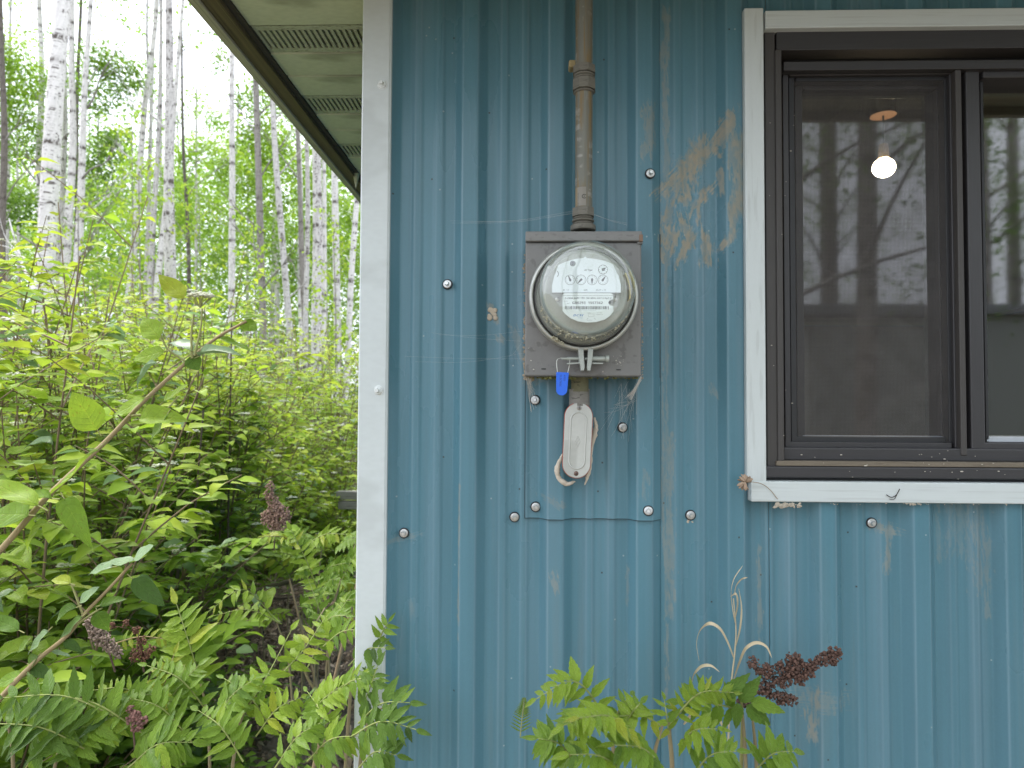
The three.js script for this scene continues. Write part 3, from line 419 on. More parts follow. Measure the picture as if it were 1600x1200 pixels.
// ---------------------------------------------------------------- conduit above the box
{
  const ZC = 0.055, rust = texture(256, 1024, (i, j) => { const n = fbm(i / 14, j / 70, 111, 5), b = step(0.4, 0.62, fbm(i / 24 + 8, j / 150, 112, 4)), s = step(0.48, 0.66, fbm(i / 70, j / 16, 113, 4)); const k = 0.85 + 0.3 * (n - 0.5); let c = [0.2 * k, 0.205 * k, 0.175 * k]; const r = [0.23 * k, 0.15 * k, 0.05 * k]; c = c.map((v, q) => lerp(v, r[q], 0.8 * b * step(0.25, 0.7, n))); c = c.map((v, q) => lerp(v, [0.46, 0.46, 0.43][q], s * 0.4 * step(0.5, 0.68, fbm(i / 30 + 3, j / 150, 118, 3)))); return c.map(l2s); }, true);
  rust.repeat.set(1, 1.6);
  const mPipe = std([1, 1, 1], 0.6, { map: rust, metalness: 0.2 }), mFit = std([0.2, 0.19, 0.16], 0.65, { metalness: 0.2, map: grime(256, 256, 115, 0.4, 0.5, 0.4, 2, 2) });
  const base = at(911, 358, ZC), t = thing('conduit_pipe', 'rust streaked steel conduit rising from the top of the meter box', 'pipe', base.toArray());
  const cx = (y) => at(lerp(913.5, 911, y / 358), y, ZC).x, Y = (y) => at(912, y, ZC).y;
  const seg = (y0, y1, r) => { const h = Y(y0) - Y(y1), g = new THREE.CylinderGeometry(r, r, h, 28, 1, true), u = g.attributes.uv; for (let i = 0; i < u.count; i++) u.setY(i, u.getY(i) * h + Y(y1)); return g.translate((cx(y0) + cx(y1)) / 2, (Y(y0) + Y(y1)) / 2, ZC); };
  part('pipe', seg(-15, 350, 0.0147), mPipe, t);
  const ringY = (pts, y) => new THREE.LatheGeometry(pts.map((p) => new THREE.Vector2(p[0], p[1])), 28).translate(cx(y), Y(y), ZC), hexn = (r, y0, y1) => { const h = Y(y0) - Y(y1); return toCreasedNormals(new THREE.CylinderGeometry(r, r * 1.02, h, 8).rotateY(0.3).translate(cx(y0), (Y(y0) + Y(y1)) / 2, ZC), 0.3); };
  const nut = (r, y0, y1) => { const h = Y(y0) - Y(y1), b = 0.0016; return ringY([[0.0148, 0], [r - b, 0], [r, -b], [r, -h + b], [r - b, -h], [0.0148, -h]], y0); };
  part('coupling', [hexn(0.0198, 105.5, 117), nut(0.0182, 117.2, 121.6), nut(0.0186, 122, 126), hexn(0.0202, 126.4, 143), nut(0.0178, 143.3, 147)], mFit, t);
  part('connector', [hexn(0.0192, 326.5, 339.5), nut(0.0172, 339.7, 343.5), nut(0.019, 343.8, 348), nut(0.0176, 348.3, 352), nut(0.0215, 352.3, 361.5)], mFit, t, 'grey connector where the conduit enters the box');
  part('pipe_strap', [box(cx(100) - 0.026, cx(100) - 0.012, Y(103), Y(91), 0.03, 0.052, 0.003)], std([0.3, 0.24, 0.12], 0.7), t);
  // print on the pipe, above the connector: a thin printed band
  const pt = canvasTex(256, 256, (x) => { x.clearRect(0, 0, 256, 256); x.fillStyle = '#85827a'; x.fillRect(0, 0, 256, 256); x.fillStyle = '#3a3833'; x.save(); x.translate(58, 250); x.rotate(-Math.PI / 2); x.font = '22px sans-serif'; x.fillText('E.M.T. 1 in 25 mm', 0, 0); x.restore(); x.save(); x.translate(214, 246); x.rotate(-Math.PI / 2); x.font = '22px sans-serif'; x.fillText('THINWALL CONDUIT', 0, 0); x.restore(); x.strokeStyle = '#3a3833'; x.lineWidth = 9; x.beginPath(); x.arc(132, 130, 26, 0.7, 5.6); x.stroke(); x.save(); x.translate(140, 146); x.rotate(-Math.PI / 2); x.font = 'bold 24px sans-serif'; x.fillText('SA', 0, 0); x.restore(); x.globalAlpha = 0.35; x.fillStyle = '#8a6a35'; x.fillRect(0, 0, 40, 256); x.fillRect(226, 0, 30, 256); });
  const h = Y(296) - Y(325), pg = new THREE.CylinderGeometry(0.01485, 0.01485, h, 24, 1, true, -1.15, 2.3).translate(cx(310), (Y(296) + Y(325)) / 2, ZC); part('printed_mark', pg, std([1, 1, 1], 0.7, { map: pt }), t, 'black printed marking on the conduit');
}
// ---------------------------------------------------------------- conduit body below the box
{
  const mBody = std([0.25, 0.245, 0.225], 0.65, { map: grime(256, 256, 121, 0.4, 0.4, 0.5, 2, 2) }), mPlate = std([0.5, 0.515, 0.49], 0.5, { map: grime(256, 512, 122, 0.16, 0.2, 0.16, 1, 1), metalness: 0.1 });
  const p = at(902.5, 688, 0.06), t = thing('conduit_fitting', 'oblong conduit fitting with pale cover plate below the meter box', 'conduit fitting', p.toArray());
  const s = 1067 / (1.21 - 0.064), hw = 21.6 / s, hl = 58.5 / s, ob = (w, l) => { const sh = new THREE.Shape(); sh.moveTo(w, l - w); sh.absarc(0, l - w, w, 0, Math.PI, false); sh.lineTo(-w, -l + w); sh.absarc(0, -l + w, w, Math.PI, Math.PI * 2, false); sh.closePath(); return sh; };
  const ex = (sh, d, z, b) => new THREE.ExtrudeGeometry(sh, { depth: d, bevelEnabled: b > 0, bevelSize: b, bevelThickness: b, bevelSegments: 3, curveSegments: 24 }).translate(0, 0, z - p.z);
  const tilt = new THREE.Group(); const add = (n, g, m, l) => { const o = shade(new THREE.Mesh(g, m)); o.name = n; o.rotation.z = -0.043; if (l) o.userData.label = l; t.add(o); return o; };
  add('fitting_box', ex(ob(hw - 0.0015, hl - 0.002), 0.04, 0.016, 0.001), mBody); add('gasket', ex(ob(hw + 0.001, hl + 0.001), 0.0018, 0.0575, 0), std([0.36, 0.09, 0.06], 0.8), 'red rubber gasket under the cover plate');
  add('cover_plate', ex(ob(hw - 0.0012, hl - 0.0012), 0.001, 0.0602, 0.0011), mPlate);
  const ridge = []; for (let k = 0; k <= 48; k++) { const w = hw * 0.56, l = hl * 0.75, u = k / 48 * 4; const q = u < 1 ? [w, lerp(-l + w, l - w, u)] : u < 2 ? [w * Math.cos((u - 1) * Math.PI), l - w + w * Math.sin((u - 1) * Math.PI)] : u < 3 ? [-w, lerp(l - w, -l + w, u - 2)] : [-w * Math.cos((u - 3) * Math.PI), -l + w - w * Math.sin((u - 3) * Math.PI)]; ridge.push(V(q[0], q[1], 0.0622 - p.z)); }
  add('embossed_ridge', tube(ridge, 0.0017, 6, 96), mPlate);
  add('cast_mark', [[-1, 0], [0, 1], [1, 0], [0, -1]].map((c, i, a) => { const d = a[(i + 1) % 4]; return tube([V(c[0] * 0.004, c[1] * 0.009 - 0.002, 0.0624 - p.z), V(d[0] * 0.004, d[1] * 0.009 - 0.002, 0.0624 - p.z)], 0.0006, 5, 2); }).concat([tube([V(-0.0015, -0.006, 0.0624 - p.z), V(0.0015, 0.002, 0.0624 - p.z)], 0.0006, 5, 2)]).reduce((a, b) => merge([a, b])), mPlate);
  for (const [y, c] of [[hl - 0.0085, [0.35, 0.34, 0.32]], [-hl + 0.0075, [0.16, 0.1, 0.08]]]) { const sc = add('cover_screw', merge([lathe([[0, 0.0028], [0.0026, 0.0024], [0.0036, 0.0008], [0.004, 0]], 18).translate(0, y, 0.0622 - p.z)]), std(c, 0.5, { metalness: 0.5 })); const sl = shade(new THREE.Mesh(merge([box(-0.0022, 0.0022, y - 0.0004, y + 0.0004, 0.0645 - p.z, 0.0652 - p.z), box(-0.0004, 0.0004, y - 0.0022, y + 0.0022, 0.0643 - p.z, 0.0651 - p.z)]), mDark)); sl.name = 'slot'; sc.add(sl); }
  // hub and nipple up to the box
  const cx = at(906, 600, 0.05).x, Y = (y) => at(906, y, 0.05).y, mMoss = std([0.2, 0.2, 0.12], 0.8, { map: grime(256, 128, 124, 0.45, 0.2, 0.6, 2, 2) });
  part('nipple', new THREE.CylinderGeometry(0.0148, 0.0148, Y(588) - Y(612), 24).translate(cx, (Y(588) + Y(612)) / 2, 0.05), mMoss, t, 'mossy nipple between box and fitting');
  part('hub', [new THREE.CylinderGeometry(0.0172, 0.0176, Y(608.5) - Y(634), 26).translate(cx - 0.0006, (Y(608.5) + Y(634)) / 2, 0.0455), new THREE.TorusGeometry(0.0168, 0.0012, 8, 26).rotateX(Math.PI / 2).translate(cx - 0.0006, Y(608.8), 0.0455)], mBody, t);
  // old sealant round the hole
  const bead = (px, z, r) => { const g = tube(px.map(([x, y]) => at(x, y, z)), (q) => r * (0.6 + 0.8 * fbm(q * 9, r * 900, 7, 3)) * Math.sin(Math.PI * clamp(q * 0.94 + 0.04)) ** 0.5, 8, 40), a = g.attributes.position; for (let i = 0; i < a.count; i++) { const n = fbm(a.getX(i) * 300, a.getY(i) * 300, 9, 3) - 0.5; a.setXYZ(i, a.getX(i) + n * 0.003, a.getY(i) + (vn(a.getX(i) * 500, a.getY(i) * 400, 3) - 0.5) * 0.002, a.getZ(i) + n * 0.004); } g.computeVertexNormals(); return g; };
  const mSeal = std([0.56, 0.5, 0.41], 0.85);
  part('sealant', bead([[929, 652], [931, 668], [926, 690], [922, 712], [920, 735], [914, 758]], 0.022, 0.0044), mSeal, t, 'dried cream sealant along the fitting'); part('sealant', bead([[881, 706], [873, 724], [870, 738], [876, 750], [887, 756], [899, 752]], 0.022, 0.0048), mSeal, t, 'dried cream sealant curled below the fitting');
}
// ---------------------------------------------------------------- small things on the wall
{
  const mMud = std([0.46, 0.4, 0.31], 0.95), lump = (px, py, r, n, sx, sy) => Array.from({ length: n }, () => { const p = at(px + (RM() - 0.5) * sx, py + (RM() - 0.5) * sy, 0.006); return new THREE.IcosahedronGeometry(r * (0.5 + RM()), 1).scale(1, 1, 0.5).translate(p.x, p.y, profZ(p.x) + 0.001); });
  const blob = (px, py, r, n, sx, sy, label) => { const p = at(px, py, 0.006), t = thing('mud_nest', label, 'insect nest', [p.x, p.y, 0.01]); part('mud_lump', lump(px, py, r, n, sx, sy), mMud, t); };
  blob(769, 489, 0.0034, 16, 11, 17, 'pale crumb of an insect nest on the wall left of the meter box'); blob(850, 647, 0.0022, 9, 8, 12, 'small pale nest crumb below the screw under the meter box'); blob(1079, 814, 0.002, 10, 9, 7, 'nest crumb clinging below the screw right of the patch');
  // dried leaf caught at the window corner
  const c = at(1163, 753, 0.05), t = thing('dried_leaf', 'curled brown dead leaf stuck at the lower left corner of the window trim', 'dead leaf', c.toArray()), gs = [];
  for (let k = 0; k < 7; k++) { const a = 1.6 + (k - 3) * 0.42, L = 0.011 + 0.005 * RM(); const g = new THREE.SphereGeometry(1, 8, 6, 0, Math.PI).scale(L * 0.5, 0.0036, 0.003).rotateX(RM() * 2).rotateZ(a).translate(c.x + Math.cos(a) * L * 0.5, c.y + Math.sin(a) * L * 0.55, c.z + RM() * 0.004); gs.push(g); }
  for (let k = 0; k < 5; k++) { const a = 3.6 + k * 0.4, L = 0.014; gs.push(new THREE.SphereGeometry(1, 8, 6, 0, Math.PI).scale(L * 0.55, 0.0032, 0.003).rotateX(RM() * 3).rotateZ(a).translate(c.x + Math.cos(a) * L * 0.5, c.y + Math.sin(a) * L * 0.5, c.z + RM() * 0.003)); }
  part('leaf_blade', gs, std([0.34, 0.25, 0.18], 0.9, { side: THREE.DoubleSide }), t); part('leaf_stalk', tube([[1166, 752, 0.05], [1190, 756, 0.036], [1204, 766, 0.034], [1215, 780, 0.034]].map((q) => at(...q)), 0.0006, 6, 16), std([0.3, 0.22, 0.14], 0.9), t);
  // debris under and on the sill trim
  const d = thing('sill_debris', 'ragged fluff and dead bits stuck along the lower edge of the window trim', 'debris', at(1230, 788, 0.03).toArray()), bits = [];
  for (const [x0, x1, n, s] of [[1211, 1251, 46, 0.0026], [1410, 1440, 20, 0.0016], [1280, 1600, 26, 0.0009]]) for (let k = 0; k < n; k++) { const p = at(lerp(x0, x1, RM()), 786.5 + RM() * (s > 0.002 ? 6 : 2.5), 0.029); bits.push(new THREE.IcosahedronGeometry(s * (0.4 + RM()), 0).scale(1.6, 0.7, 0.8).rotateZ(RM() * 3).translate(p.x, p.y, p.z)); }
  part('fluff', bits, std([0.4, 0.36, 0.29], 0.95), d).userData.kind = 'stuff';
  const tw = thing('twig', 'tiny black forked twig lying on the pale window sill trim', 'twig', at(1398, 775, 0.033).toArray()); const m = std([0.03, 0.025, 0.02], 0.9);
  part('twig_stem', tube([[1385, 773, 0.0325], [1393, 777, 0.0325], [1400, 774, 0.033], [1406, 764, 0.0335]].map((q) => at(...q)), 0.0007, 5, 14), m, tw); part('twig_fork', tube([[1390, 780, 0.0325], [1397, 780, 0.0325], [1401, 774, 0.033]].map((q) => at(...q)), 0.0005, 5, 8), m, tw);
  // cobwebs
  const w = thing('cobweb', 'dusty cobweb strands hanging round the lower corners of the meter box', 'cobweb', at(985, 620, 0.05).toArray()), th = [];
  const strand = (a, b, r, sag = 2) => { const m2 = [(a[0] + b[0]) / 2 + (RM() - 0.5) * 3, (a[1] + b[1]) / 2 + sag, (a[2] + b[2]) / 2]; th.push(tube([a, m2, b].map((q) => at(...q)), r, 4, 8)); };
  for (let k = 0; k < 16; k++) strand([1000 + RM() * 3, 585 + RM() * 8, 0.09], [982 + RM() * 6 - k * 0.3, 618 + RM() * 8, 0.055], 0.0002 + 0.00022 * RM(), 3);
  for (let k = 0; k < 26; k++) strand([997 - RM() * 30, 594 + RM() * 40, 0.08 - 0.04 * RM()], [938 + RM() * 56, 612 + RM() * 80, 0.012], 0.00006 + 0.00008 * RM(), 8 * RM() - 2);
  for (let k = 0; k < 14; k++) strand([820 + RM() * 10, 590 + RM() * 4, 0.09], [828 + RM() * 14, 606 + RM() * 40, 0.02], 0.00018 + 0.0001 * RM(), 2);
  for (let k = 0; k < 5; k++) strand([817 + RM() * 4, 500 + RM() * 75, 0.06], [800 - RM() * 180, 520 + RM() * 60, 0.012], 0.00006, 7 * RM());
  for (let k = 0; k < 5; k++) strand([700 + RM() * 40, 345 + RM() * 6, 0.02], [900, 328 + RM() * 6, 0.05], 0.00005, 6); for (let k = 0; k < 3; k++) strand([928, 335, 0.05], [980, 348 + RM() * 4, 0.02], 0.00007, 2);
  part('web_strand', th, std([0.6, 0.6, 0.57], 0.8), w).userData.kind = 'stuff';
}

// ---------------------------------------------------------------- leaves: shapes and materials
// leaf template: length along +x from 0 to 1, width along z, upper side +y; rows of 3 (fold along the midrib)
function leafTemplate(rows, prof, fold, curl, wave = 0, teeth = 0, cup = 0) {
  const P = [], U = [], I = [];
  for (let i = 0; i <= rows; i++) {
    const t = i / rows, w = Math.max(0.002, prof(t)) * (teeth ? (i % 2 ? 1.06 : 0.9) : 1), y = -curl * t * t + wave * Math.sin(t * 9) * 0.02;
    for (const s of [-1, 0, 1]) { P.push(t * (1 - 0.12 * curl * t) - (teeth && s && i % 2 ? -0.012 : 0), y + Math.abs(s) * (fold * w + wave * 0.03 * Math.sin(t * 12 + s)) - cup * s * s * w * t, s * w * (1 - 0.3 * fold)); U.push(t, 0.5 + s * 0.5); }
    if (i < rows) { const a = i * 3; for (const k of [0, 1]) I.push(a + k, a + k + 1, a + k + 3, a + k + 1, a + k + 4, a + k + 3); }
  }
  const g = new THREE.BufferGeometry(); g.setAttribute('position', new THREE.Float32BufferAttribute(P, 3)); g.setAttribute('uv', new THREE.Float32BufferAttribute(U, 2)); g.setIndex(I); g.computeVertexNormals(); return g;
}
const ovate = (w) => (t) => w * Math.sin(Math.PI * Math.pow(t, 0.72)) ** 0.85 * (1 - 0.12 * t), lance = (w) => (t) => w * Math.sin(Math.PI * Math.pow(t, 0.62)) ** 0.95, round = (w) => (t) => w * Math.sin(Math.PI * clamp(t * 0.96 + 0.02)) ** 0.6;
const LEAF = { near: [0.10, 0.28, 0.02, 0.4].map((c, i) => leafTemplate(9, ovate(0.29 + 0.025 * i), [0.18, 0.3, 0.1, 0.42][i], c, 0.8)), mid: [0.15, 0.35].map((c, i) => leafTemplate(4, ovate(0.3), [0.2, 0.35][i], c)), far: [leafTemplate(2, (t) => (t === 0.5 ? 0.33 : 0.03), 0.25, 0.2)], round: [0.1, 0.3].map((c, i) => leafTemplate(4, round(0.44), [0.12, 0.28][i], c)), leaflet: [0.08, 0.22, 0.35].map((c, i) => leafTemplate(12, lance(0.15 + 0.02 * i), [0.25, 0.4, 0.15][i], c, 0.5, 1)) };
const veinTex = texture(256, 256, (i, j) => { // u along, v across: pale midrib and arching side veins
  const t = i / 256, s = Math.abs(j / 256 - 0.5) * 2, n = fbm(i / 30, j / 30, 131, 4) - 0.5, mid = Math.exp(-s * s / 0.0018), q = (t * 6.2 - s * 1.1 - s * s * 0.4); const f = Math.abs(q - Math.round(q)), v = Math.exp(-f * f / 0.006) * (1 - s * 0.7) * step(0, 0.05, t);
  const k = 0.88 + 0.22 * n + 0.16 * (vn(i * 0.3, j * 0.3, 4) - 0.5); const br = step(0.74, 0.82, fbm(i / 16 + 50, j / 16, 137, 3)) * 0.55; return [k + 0.2 * mid + 0.1 * v - 0.1 * br, k + 0.14 * mid + 0.07 * v - 0.55 * br, k + 0.2 * mid + 0.08 * v - 0.4 * br].map((x) => l2s(clamp(x * 0.86)));
}, true);
const veinBump = texture(256, 256, (i, j) => { const t = i / 256, s = Math.abs(j / 256 - 0.5) * 2, q = (t * 6.2 - s * 1.1 - s * s * 0.4), f = Math.abs(q - Math.round(q)); const h = 0.6 - 0.5 * Math.exp(-f * f / 0.012) * (1 - s * 0.6) - 0.5 * Math.exp(-s * s / 0.004) + 0.12 * vn(i * 0.25, j * 0.25, 6); return [h, h, h]; });
const leafMat = (c, tr = 0.5, o = {}) => phys(c, 0.95, { transmission: tr, thickness: 0, side: THREE.DoubleSide, map: veinTex, bumpMap: veinBump, bumpScale: 0.0012, ior: 1.3, specularIntensity: 0.4, clearcoat: 0.35, clearcoatRoughness: 0.42, ...o });
const TONE = [[0.09, 0.18, 0.03], [0.155, 0.285, 0.034], [0.245, 0.405, 0.038], [0.34, 0.5, 0.042], [0.45, 0.53, 0.046], [0.21, 0.33, 0.135]];  // last tone mixes bluish sky sheen into the leaf green
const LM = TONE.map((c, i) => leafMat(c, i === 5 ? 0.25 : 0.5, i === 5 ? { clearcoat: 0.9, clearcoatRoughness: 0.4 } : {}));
const mLeafV = leafMat([1, 1, 1], 0.55, { vertexColors: true, map: null, bumpMap: null, clearcoat: 0.15 });
const mStem = std([0.2, 0.14, 0.085], 0.8), mStemG = std([0.27, 0.27, 0.1], 0.7), mStemD = std([0.09, 0.065, 0.05], 0.85), mFlower = phys([0.72, 0.72, 0.58], 0.8, { transmission: 0.2, thickness: 0 });
const basis = (() => { const m = new THREE.Matrix4(), x = V(0, 0, 0), y = V(0, 0, 0), z = V(0, 0, 0); return (dir, up) => { x.copy(dir).normalize(); z.crossVectors(x, up).normalize(); y.crossVectors(z, x); return m.makeBasis(x, y, z); }; })();
const quat = (dir, up) => new THREE.Quaternion().setFromRotationMatrix(basis(dir, up));
class Batch { // many leaves in one geometry
  constructor() { this.P = []; this.C = []; this.I = []; this.N = []; }
  add(g, pos, dir, up, len, wid, col) {
    const b = basis(dir, up), p = g.attributes.position, n = g.attributes.normal, s = this.P.length / 3, v = V(0, 0, 0);
    for (let i = 0; i < p.count; i++) { v.set(p.getX(i) * len, p.getY(i) * len, p.getZ(i) * wid).applyMatrix4(b).add(pos); this.P.push(v.x, v.y, v.z); v.set(n.getX(i), n.getY(i), n.getZ(i)).applyMatrix4(b); this.N.push(v.x, v.y, v.z); const k = 1 - 0.15 * Math.abs(i % 3 - 1); this.C.push(col[0] * k, col[1] * k, col[2] * k); }
    const I = g.index.array; for (let i = 0; i < I.length; i++) this.I.push(s + I[i]);
  }
  geometry() { const g = new THREE.BufferGeometry(); g.setAttribute('position', new THREE.Float32BufferAttribute(this.P, 3)); g.setAttribute('normal', new THREE.Float32BufferAttribute(this.N, 3)); g.setAttribute('color', new THREE.Float32BufferAttribute(this.C, 3)); g.setIndex(this.I); return g; }
}
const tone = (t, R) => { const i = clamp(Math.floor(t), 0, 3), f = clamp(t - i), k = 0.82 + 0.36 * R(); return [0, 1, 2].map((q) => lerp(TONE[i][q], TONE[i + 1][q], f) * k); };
function leafMesh(parent, g, mat, pos, dir, up, len, wid, name = 'leaf') { // one leaf that is a part of its own; pos in world
  const m = shade(new THREE.Mesh(g, mat)); m.name = name; const b = V(0, 0, 0); let p = parent; while (p && p !== scene) { b.add(p.position); p = p.parent; }
  m.position.copy(pos).sub(b); m.quaternion.copy(quat(dir, up)); m.scale.set(len, len, wid); parent.add(m); return m;
}
// ---------------------------------------------------------------- dogwood shrubs
function dogwood(x, z, h, o) { // o: seed, stems, spread, leafLen, single (leaves as parts), far, toneLo, toneHi, flowers, label, group
  const R = rngOf(o.seed), y0 = groundH(x, z), t = thing('dogwood_shrub', o.label, 'shrub', [x, y0, z], o.group), stems = [], B = new Batch(), flow = []; let count = 0;
  const leaf = (pos, dir, up, len, bright, force) => {
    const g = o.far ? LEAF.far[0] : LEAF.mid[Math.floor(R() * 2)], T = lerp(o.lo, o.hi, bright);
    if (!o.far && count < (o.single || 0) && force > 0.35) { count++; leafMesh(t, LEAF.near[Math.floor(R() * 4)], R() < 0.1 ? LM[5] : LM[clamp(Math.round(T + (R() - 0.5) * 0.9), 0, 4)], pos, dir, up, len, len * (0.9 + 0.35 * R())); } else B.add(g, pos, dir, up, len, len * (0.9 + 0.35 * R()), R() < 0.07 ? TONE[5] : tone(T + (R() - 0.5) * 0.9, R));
  };
  const leafy = (pts, r, from, nodes, top) => {
    const c = new THREE.CatmullRomCurve3(pts);
    for (let k = 0; k < nodes; k++) {
      const u = lerp(from, 1, (k + 0.6 * R()) / nodes), p = c.getPoint(u), tg = c.getTangent(u), az = R() * 6.28 + (k % 2) * 1.57;
      if (p.x > -0.42 || (p.z > -0.3 && p.x > -0.62)) continue;
      for (const s of [0, Math.PI]) {
        if (R() < 0.08) continue;
        const d = V(Math.cos(az + s), 0, Math.sin(az + s)).addScaledVector(tg, 0.45); d.y += -0.25 * R() - 0.05; d.normalize();
        const up = V((R() - 0.5) * 0.7, 1, (R() - 0.5) * 0.7 + 0.15), len = o.len * (0.5 + 0.68 * R()) * (u > 0.96 ? 0.75 : 1);
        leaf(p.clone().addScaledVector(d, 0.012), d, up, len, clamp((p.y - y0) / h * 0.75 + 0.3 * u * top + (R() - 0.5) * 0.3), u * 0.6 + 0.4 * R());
      }
    }
    if (o.flowers && R() < o.flowers * top) flow.push(c.getPoint(1).add(V(0, 0.012, 0)));
  };
  for (let k = 0; k < o.stems; k++) {
    const a = R() * 6.28, s = o.spread * (0.35 + 0.75 * R()), hh = h * (0.62 + 0.42 * R()), b = V(x + Math.cos(a) * 0.12, y0 - 0.03, z + Math.sin(a) * 0.12), m = V(x + Math.cos(a) * s * 0.4, y0 + hh * 0.5, z + Math.sin(a) * s * 0.4), e = V(x + Math.cos(a) * s, y0 + hh, z + Math.sin(a) * s);
    m.x += (R() - 0.5) * 0.12; m.z += (R() - 0.5) * 0.12; const pts = [b, m, e], c = new THREE.CatmullRomCurve3(pts);
    stems.push(tube(pts, [0.006, 0.0018], o.far ? 3 : 5, o.far ? 4 : 8)); leafy(pts, 0.003, o.from ?? 0.25, o.far ? 6 : 13, 1);
    const tw = o.far ? 4 : 7;
    for (let q = 0; q < tw; q++) {
      const u = lerp(o.from ?? 0.25, 0.92, (q + R()) / tw), p = c.getPoint(u), a2 = R() * 6.28, L = (0.18 + 0.34 * R()) * (1.1 - 0.4 * u), e2 = p.clone().add(V(Math.cos(a2) * L, L * (0.25 + 0.7 * R()), Math.sin(a2) * L)), m2 = p.clone().lerp(e2, 0.5).add(V(0, 0.02, 0));
      stems.push(tube([p, m2, e2], [0.0028, 0.0011], o.far ? 3 : 4, 4)); leafy([p, m2, e2], 0.002, 0.2, o.far ? 5 : 8, 0.8);
    }
  }
  part('stem', stems, o.far ? mStemD : mStem, t);
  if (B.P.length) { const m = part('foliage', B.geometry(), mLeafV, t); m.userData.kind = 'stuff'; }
  flow.forEach((p) => { const gs = []; for (let k = 0; k < 26; k++) { const a = R() * 6.28, r = 0.022 * Math.sqrt(R()); gs.push(new THREE.IcosahedronGeometry(0.0024 + 0.0022 * R(), 0).scale(1.2, 0.6, 1.2).translate(p.x + Math.cos(a) * r, p.y + 0.006 * R() - r * 0.25, p.z + Math.sin(a) * r)); } part('flower_cluster', gs, mFlower, t); });
  return t;
}
// rows of shrubs: pixel column, distance, height
const near = [
  [-15, 1.6, 1.93, 'closest to the viewer at the left edge, with the largest bright leaves'], 
  [-40, 2.35, 2.3, 'at the left edge, tallest of the near shrubs with big yellow green leaves'], [70, 2.2, 1.85, 'bushy and bright, right of the tall shrub at the left edge'], [150, 2.75, 2.2, 'just behind the leaning foreground branch tip'],
  [235, 2.9, 1.85, 'broad, with white flower clusters beside the foreground branch'], [330, 3.3, 1.5, 'thin stemmed, in the middle between foreground branch and house corner'], [20, 1.75, 0.98, 'low and dark leaved at the lower left corner'], [120, 1.95, 0.92, 'low, under the leaning foreground branch'], [180, 2.3, 0.98, 'low and shaded, with bare dark stems above the litter'],
];
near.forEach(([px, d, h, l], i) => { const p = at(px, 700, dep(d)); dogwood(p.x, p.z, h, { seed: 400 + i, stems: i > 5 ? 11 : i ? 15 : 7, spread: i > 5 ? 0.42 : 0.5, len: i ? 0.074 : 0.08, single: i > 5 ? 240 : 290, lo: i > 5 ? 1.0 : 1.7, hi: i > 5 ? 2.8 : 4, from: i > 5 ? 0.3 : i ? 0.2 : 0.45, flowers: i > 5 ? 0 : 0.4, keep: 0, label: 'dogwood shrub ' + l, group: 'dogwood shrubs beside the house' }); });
const mids = [[-60, 3.6, 2.5, 'cut by the left picture edge behind the tallest near shrub'], [40, 3.9, 2.45, 'in the second row under the slender trunks at the far left'], [120, 3.7, 2.35, 'in the second row below the thickest white birch'], [200, 4.3, 2.4, 'in the second row below the bright young aspen'], [280, 4.0, 2.25, 'in the second row behind the white flower head'], [350, 4.5, 2.25, 'in the second row below the single trunk in the sky gap'], [400, 4.2, 1.25, 'lower than its neighbours, behind the pinkish dry plume'], [430, 5.0, 2.2, 'pale, below the grey trunk with bare limbs'],
  [470, 4.7, 1.25, 'low, between the dry plume and the wooden rails'], [510, 5.6, 2.15, 'pale, below the group of trunks under the eave'], [525, 4.9, 1.1, 'lowest of its row, just left of the wooden rails'], [90, 5.2, 2.6, 'in the third row at the left, touching the white trunks'], [250, 5.5, 2.55, 'in the third row below the spotted birch'], [360, 5.8, 2.4, 'in the third row, light green and thin stemmed'], [490, 6.4, 2.3, 'in the third row in front of the dark barked birch'], [535, 7.0, 2.3, 'farthest of its row, right against the white corner trim']];
mids.forEach(([px, d, h, l], i) => { const p = at(px, 640, dep(d)); dogwood(p.x, p.z, h, { seed: 500 + i, stems: 17, spread: 0.62, len: 0.068, lo: 2.1, hi: 4, from: 0.08, flowers: 0.3, keep: 0, label: 'light green dogwood ' + l, group: 'dogwood shrubs in front of the birches' }); });
const fars = []; { const R = rngOf(9); for (let k = 0; k < 28; k++) fars.push([lerp(-120, 560, (k % 14 + R()) / 14), 6.8 + (k > 13 ? 3.2 : 0) + 2.6 * R(), 2.3 + 0.7 * R()]); }
fars.forEach(([px, d, h], i) => { const p = at(px, 640, dep(d)); dogwood(p.x, p.z, h, { seed: 600 + i, stems: 22, spread: 1.0, len: 0.085, far: true, lo: 2.0, hi: 3.9, from: 0.15, flowers: 0, keep: 0, label: 'blurred yellow green bush at the foot of the birch trunks', group: 'bushes at the foot of the birches' }); });

